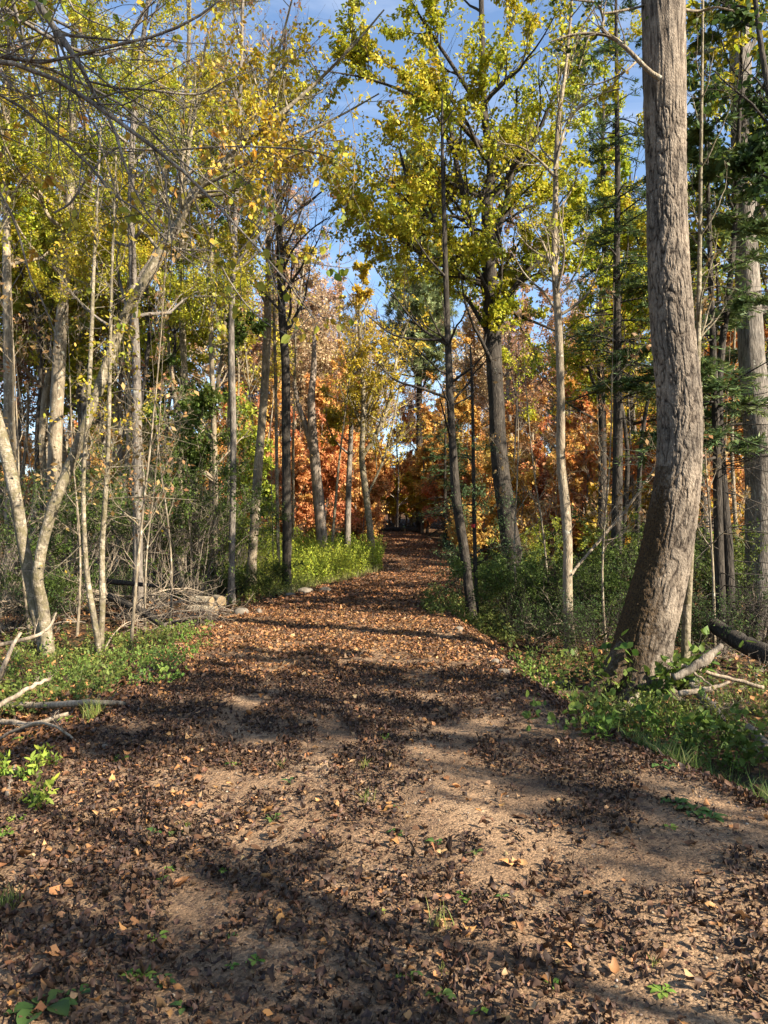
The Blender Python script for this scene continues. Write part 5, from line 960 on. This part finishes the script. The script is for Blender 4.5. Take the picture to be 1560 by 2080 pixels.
# brush pile: arching dead boughs, each its own thing
BR = Kit(lambda: pole('dead_bough', [(0, 0, .0, .022), (.5, .05, .28, .020), (1.1, .02, .46, .015), (1.7, .1, .42, .010), (2.3, .12, .22, .005)], 'pale', '', 'fallen branch', 531, 12, .42))
BR2 = Kit(lambda: pole('dead_bough', [(0, 0, .02, .016), (.4, .1, .10, .015), (.9, .05, .16, .011), (1.5, -.05, .12, .006)], 'twig', '', 'fallen branch', 532, 16, .45))
rb = np.random.default_rng(41)
for k in range(44):
    px, py = (rb.uniform(190, 345), rb.uniform(1195, 1285)) if k < 32 else (rb.uniform(-20, 240), rb.uniform(1200, 1330))
    p = ground_at(px, py); lab = 'arching dead bough in the grey brush pile left of the sawn logs' if k < 32 else 'dead bough lying under the pale leaning trunks'
    (BR, BR2)[k % 2].place((p[0], p[1], p[2] + .02), rb.choice([0, 3.1]) + rb.normal(0, .7), rb.uniform(.6, 1.15), lab, 'dead boughs in the left brush pile' if k < 32 else 'dead boughs under the leaning trunks', (rb.normal(0, .25), rb.normal(0, .12)))
for k in range(22):
    px, py = rb.uniform(1060, 1560), rb.uniform(1225, 1330)
    p = ground_at(px, py); (BR, BR2)[k % 2].place((p[0], p[1], p[2] + .02), rb.uniform(0, 6.28), rb.uniform(.5, 1.0), 'dead bough tangled under the dark shrubs on the right' if px < 1300 else 'dead bough behind the fallen log on the right', 'dead boughs under the dark shrubs' if px < 1300 else 'dead boughs behind the right fallen log', (rb.normal(0, .3), rb.normal(0, .15)))
for k in range(10):
    px, py = rb.uniform(1370, 1560), rb.uniform(1345, 1440)
    p = ground_at(px, py); BR2.place((p[0], p[1], p[2] + .02), rb.uniform(0, 6.28), rb.uniform(.4, .7), 'small dead bough in the tangle right of the thin birch stem', 'small dead boughs right of the birch stem', (rb.normal(0, .25), rb.normal(0, .12)))

def log(p0, p1, r, label, seed, bark='tan'):
    p0, p1 = np.array(p0, float), np.array(p1, float); d = nrm(p1 - p0); L = np.linalg.norm(p1 - p0); S, N = 24, 12
    root = empty('sawn_log', p0, label, 'log'); ln = np.linspace(0, 1, N)[:, None] * (p1 - p0); V, Q = tubes(ln[None], np.full((1, N), r), S)
    c = np.repeat(ln, S, 0); ns = fbm(V * 7 + seed, 2, seed)[:, None] - .5; V = c + (V - c) * (1 + .22 * ns); mesh('bark', V, Q, M[bark], root, smooth=True)
    for e, (k, s) in enumerate(((0, -1), (N - 1, 1))):
        rim = V[k * S:(k + 1) * S]; cen = rim.mean(0); rings = [cen + (rim - cen) * f + d * s * .004 for f in (1.0, .66, .33)]
        W = np.concatenate(rings + [(cen + d * s * .006)[None]]); q = []
        for a in range(2):
            for b in range(S): q.append((a * S + b, a * S + (b + 1) % S, (a + 1) * S + (b + 1) % S, (a + 1) * S + b))
        for b in range(0, S, 2): q.append((2 * S + b, 2 * S + b + 1, 2 * S + (b + 2) % S, 3 * S))
        mesh('cut_face', W, np.array(q), M['cut'], root)
b0 = ground_at(425, 1246); Yl = b0[1]; m_ = Yl / F; zz = b0[2]
X0 = lambda px: (px - CX) * m_
log((X0(388), Yl + .02, zz + .09), (X0(442), Yl - .16, zz + .08), .095, 'lowest sawn log, mottled bark, lying at the left path edge', 1)
log((X0(386), Yl + .16, zz + .27), (X0(430), Yl - .02, zz + .26), .10, 'sawn log with a pale round cut face lying on the lowest one', 2)
log((X0(424), Yl + .62, zz + .25), (X0(446), Yl + .22, zz + .25), .105, 'sawn log with a sunlit cut face, rear one of the left stack', 3)
for k, (px, Y, dx, lab) in enumerate([(768, 58, .5, 'small log, left one of those lying across the far end of the path'), (806, 59, 1.3, 'long log lying across the far end of the path'), (836, 58.5, .5, 'short log, right one of those at the far end of the path')]):
    p = at(px, Y); log((p[0] - dx, Y, p[2] + .18), (p[0] + dx, Y + .3, p[2] + .2), .2, lab, 10 + k, 'dark')
# red ribbon on the young hemlock's stem
q = P(961, 1068, 18.55); a = np.linspace(0, 2 * np.pi, 16, endpoint=False); V = np.stack([np.stack([q[0] + .05 * np.cos(a), q[1] + .05 * np.sin(a), np.full(16, q[2] + h)], -1) for h in (-.04, .04)])
Q = [(b, (b + 1) % 16, 16 + (b + 1) % 16, 16 + b) for b in range(16)]
tag(mesh('ribbon', V, np.array(Q), M['tape']), 'red ribbon tied round the young hemlock stem', 'ribbon')

p = g3(5.6, 5.3, -.05); tall.place(p, 1.0, 1.0, 'green shrub beside the path behind the photographer', 'shrubs beside the near path'); p = g3(6.6, 4.6, -.05); tall.place(p, 2.5, 1.05, 'green shrub beside the path behind the photographer', 'shrubs beside the near path')
# ---------------------------------------------------------------- the tree at the left whose branches hang into the top of the picture
def overhang():
    base = g3(-3.5, 4.7); rng = np.random.default_rng(81)
    tr = np.array([[*base, .13], [-3.45, 4.7, 1.5, .115], [-3.5, 4.75, 3.2, .10], [-3.45, 4.7, 5.0, .075], [-3.3, 4.8, 7.0, .05], [-3.2, 4.9, 8.8, .025]])
    root = empty('overhanging_tree', base, 'tree at the left edge whose dark bare branches hang across the top left', 'tree')
    tr = resample(np.vstack([[*(base - [0, 0, .2]), .15], tr]), 40); tr[:, :3] -= base; A = Acc(); V, Q = tubes(tr[None, :, :3], tr[None, :, 3], 16); A.add(V, Q)
    TK = A; tk = None; BRS = []
    br = [  # (distance, start height on trunk, [(px,py,w)...])
        (4.7, 4.2, [(0,112,9),(40,122,9),(70,127,8),(130,118,7),(220,95,6.5),(330,68,6),(395,38,5),(440,6,4),(480,-40,3)]),
        (4.5, 3.7, [(0,122,11),(60,140,10),(120,165,10),(200,218,9.5),(300,290,9),(360,335,8),(400,378,7),(440,415,6),(500,480,5),(565,550,4),(640,650,3)]),
        (4.9, 5.2, [(78,8,15),(105,50,14),(135,92,14),(150,115,12),(178,160,10),(200,210,8),(230,255,7),(240,290,6),(255,340,5),(290,420,4),(330,470,3)]),
        (5.1, 3.3, [(0,190,7),(50,222,7),(95,262,7),(150,305,7),(190,345,6),(215,382,5),(290,435,4),(340,490,3),(420,560,2)]),
        (5.3, 4.3, [(0,100,6),(60,130,6),(100,140,6),(175,175,6),(250,215,5.5),(310,270,5),(365,325,4),(420,365,3),(480,410,2)]),
        (5.0, 5.0, [(0,10,4),(40,80,4),(66,145,4),(85,200,4),(100,260,3),(102,330,2.5),(98,340,2)]),
        (5.6, 3.0, [(0,390,5),(40,480,4),(60,560,4),(90,620,3),(120,700,2)]),
        (5.5, 4.6, [(180,165,5),(235,178,5),(300,182,5),(360,190,4.5),(412,190,4),(445,170,3),(520,140,2)]),
        (5.2, 5.6, [(20,-10,9),(36,35,8),(48,80,7),(55,120,5),(62,160,3)]),
        (5.2, 2.7, [(110,432,5),(140,415,5),(165,380,5),(190,345,5),(215,315,4),(240,300,3)]),
        (5.8, 6.0, [(250,90,7),(300,10,7),(345,-60,6)]),
        (6.0, 4.0, [(230,300,4),(340,305,4),(450,298,3.5),(560,300,3),(640,310,2.5),(700,330,2)]),
        (6.2, 4.0, [(365,320,4),(420,470,4),(460,560,3.5),(520,640,3),(600,690,2)]),
        (5.4, 5.3, [(90,60,4),(170,130,4),(260,200,3.5),(330,240,3),(370,330,2.5)]),
        (5.4, 6.4, [(120,-40,5),(150,20,4),(230,60,3),(310,120,2)])]
    L = []
    for k, (Y, hz, pts) in enumerate(br):
        ln = px_line(pts, Y, 90 + k, amp=.12)
        if pts[0][0] < 30 or hz > 5:                     # lead it back to the trunk
            ln = np.vstack([[tr[0, 0] + base[0] + .03, base[1], base[2] + hz, ln[0, 3] * 1.4], ln])
        L.append(resample(ln, 18))
    lp = np.stack(L); lp[..., :3] -= base; A = Acc(); rad = np.maximum(lp[..., 3] * .92, .0025); 
    for l, r_ in zip(lp[..., :3], rad):
        V, Q = tubes(l[None], r_[None], 9); nn = fbm(V * 22, 2, 3)[:, None] - .5; c = np.repeat(l, 9, 0); BRS.append(mesh('branch', c + (V - c) * (1 + .4 * nn), Q, M['grey'], root, smooth=True))
    b1, q1 = grow(rng, lp[..., :3], rad, 170, .15, 1, 42, 14, 1.0, .5, -.01, .1, 9, rk=.5, rend=.0018, bias=(.4, 0, 0)); V, Q = tubes(b1, q1, 5); A.add(V, Q)
    b2, q2 = grow(rng, b1, q1, 520, .15, 1, 42, 14, .5, .3, -.02, .14, 6, rel=True, rend=.0014); V, Q = tubes(b2, q2, 4); A.add(V, Q)
    sp = [(6.2, [(380,235),(405,250),(430,262),(455,275),(478,292),(492,318)], 42), (6.2, [(400,270),(420,300),(440,330),(452,345)], 20), (6.4, [(560,298),(600,302),(640,308),(670,320),(700,338),(722,365)], 60), (6.4, [(610,304),(630,320),(655,338),(680,352),(690,362)], 44),
          (5.2, [(205,462),(230,448),(255,440),(280,436),(305,432)], 40), (5.0, [(318,488),(330,492),(342,498),(350,505)], 9), (7.2, [(700,190),(716,240),(722,300),(720,350),(716,400)], 10), (7.2, [(716,400),(704,418),(690,432),(676,452),(664,474)], 24), (7.2, [(716,396),(728,420),(738,440),(748,464)], 18),
          (5.4, [(60,500),(75,520),(90,530)], 10), (4.6, [(60,330),(90,350),(115,372)], 10), (5.6, [(230,640),(250,655),(275,665)], 12), (5.8, [(480,350),(500,372),(512,392)], 14), (5.9, [(680,330),(660,345),(640,365)], 12), (5.0, [(195,50),(215,80),(228,120)], 9), (6.1, [(590,690),(640,640),(690,660)], 20)]
    sl = np.stack([resample(px_line([(*q, 2.2) for q in l], Y, 140 + k, amp=.15), 6) for k, (Y, l, n) in enumerate(sp)]); sl[..., :3] -= base
    V, Q = tubes(sl[..., :3], np.full(sl.shape[:2], .0032), 5); A.add(V, Q); s1, q1 = grow(rng, sl[..., :3], np.full(sl.shape[:2], .003), 70, .1, 1, 45, 12, .4, .25, -.06, .14, 6, rel=True, rend=.0013); V, Q = tubes(s1, q1, 4); A.add(V, Q)
    pal = [(.04, .09, .02), (.10, .17, .025), (.22, .26, .03), (.42, .34, .03), (.50, .26, .03), (.28, .13, .05)]
    V, Q, c = leaves_on(rng, b2, 760, .06, pal, wid=.66, gap=.38, gf=1.3, droop=.7, flat=.3, off=.008, t0=.3, seed=12, cf=1.5, shift=.02, curl=.35)
    B_ = Acc(); B_.add(V, Q, c)
    for k, (Y, l, n) in enumerate(sp):
        near = np.concatenate([sl[k:k + 1, :, :3], s1[np.linalg.norm(s1[:, 0, None] - sl[None, k, :, :3], axis=-1).min(1) < .06]])
        V, Q, c = leaves_on(rng, near, n, .062, pal[1:], wid=.66, gap=-1, droop=.8, flat=.3, off=.012, t0=.1, seed=20 + k, cf=.8, curl=.35); B_.add(V, Q, c)
    V, Q, c = B_.out(); mesh('crown', V, Q, M['leaf'], root, col=c)
    V, Q, _ = A.out(); TK.add(V, Q); V, Q, _ = TK.out(); tk = mesh('trunk', V, Q, M['grey'], root, smooth=True)
    for o in BRS: o.parent = tk
overhang()

# ---------------------------------------------------------------- sky, sun, camera
W = bpy.data.worlds.new('World'); bpy.context.scene.world = W; W.use_nodes = True; nt = W.node_tree; nt.nodes.clear()
sky = nt.nodes.new('ShaderNodeTexSky'); sky.sky_type = 'NISHITA'; sky.sun_disc = False; sky.sun_elevation = SUN_EL; sky.sun_rotation = math.pi - SUN_AZ
sky.air_density = 1.0; sky.dust_density = .6; sky.ozone_density = 2.6
tc = nt.nodes.new('ShaderNodeTexCoord'); mp = nt.nodes.new('ShaderNodeMapping'); mp.inputs['Scale'].default_value = (1.2, 1.2, 5); nt.links.new(tc.outputs['Generated'], mp.inputs['Vector'])
nz = tex(nt, 'n', 1.7, mp.outputs[0], Detail=7, Roughness=.62, Distortion=.6); cr = ramp(nt, [(.50, (0, 0, 0)), (.80, (.45, .45, .45))]); nt.links.new(nz.outputs[0], cr.inputs[0])
cl = mixc(nt, cr.outputs[0], sky.outputs[0], (4.2, 4.5, 5.0))
bg = nt.nodes.new('ShaderNodeBackground'); bg.inputs['Strength'].default_value = .082; nt.links.new(cl, bg.inputs['Color'])
wo = nt.nodes.new('ShaderNodeOutputWorld'); nt.links.new(bg.outputs[0], wo.inputs['Surface'])
sd = bpy.data.lights.new('sun', 'SUN'); sd.energy = 5.0; sd.angle = math.radians(.53); sd.color = (1.0, .89, .74); so = bpy.data.objects.new('sun', sd); C.objects.link(so)
d = Vector((math.sin(SUN_AZ) * math.cos(SUN_EL), -math.cos(SUN_AZ) * math.cos(SUN_EL), math.sin(SUN_EL))); so.rotation_euler = d.to_track_quat('Z', 'Y').to_euler(); so.location = d * 50
cd = bpy.data.cameras.new('camera'); cam = bpy.data.objects.new('camera', cd); C.objects.link(cam); cam.location = (0, 0, CH); cam.rotation_euler = (math.pi / 2, 0, 0)
cd.sensor_fit = 'VERTICAL'; cd.sensor_height = 24; cd.lens = 24 * F / 2080; cd.shift_y = (HY - 1040) / 2080; cd.clip_start = .05; cd.clip_end = 3000
sc = bpy.context.scene; sc.camera = cam
sc.view_settings.view_transform = 'Standard'; sc.view_settings.look = 'None'; sc.view_settings.exposure = 1.78; sc.view_settings.gamma = 1
cy = sc.cycles; cy.max_bounces = 6; cy.diffuse_bounces = 4; cy.glossy_bounces = 1; cy.transmission_bounces = 3; cy.transparent_max_bounces = 2
cy.caustics_reflective = cy.caustics_refractive = False; cy.use_denoising = True; cy.denoiser = 'OPENIMAGEDENOISE'; cy.sample_clamp_indirect = 4
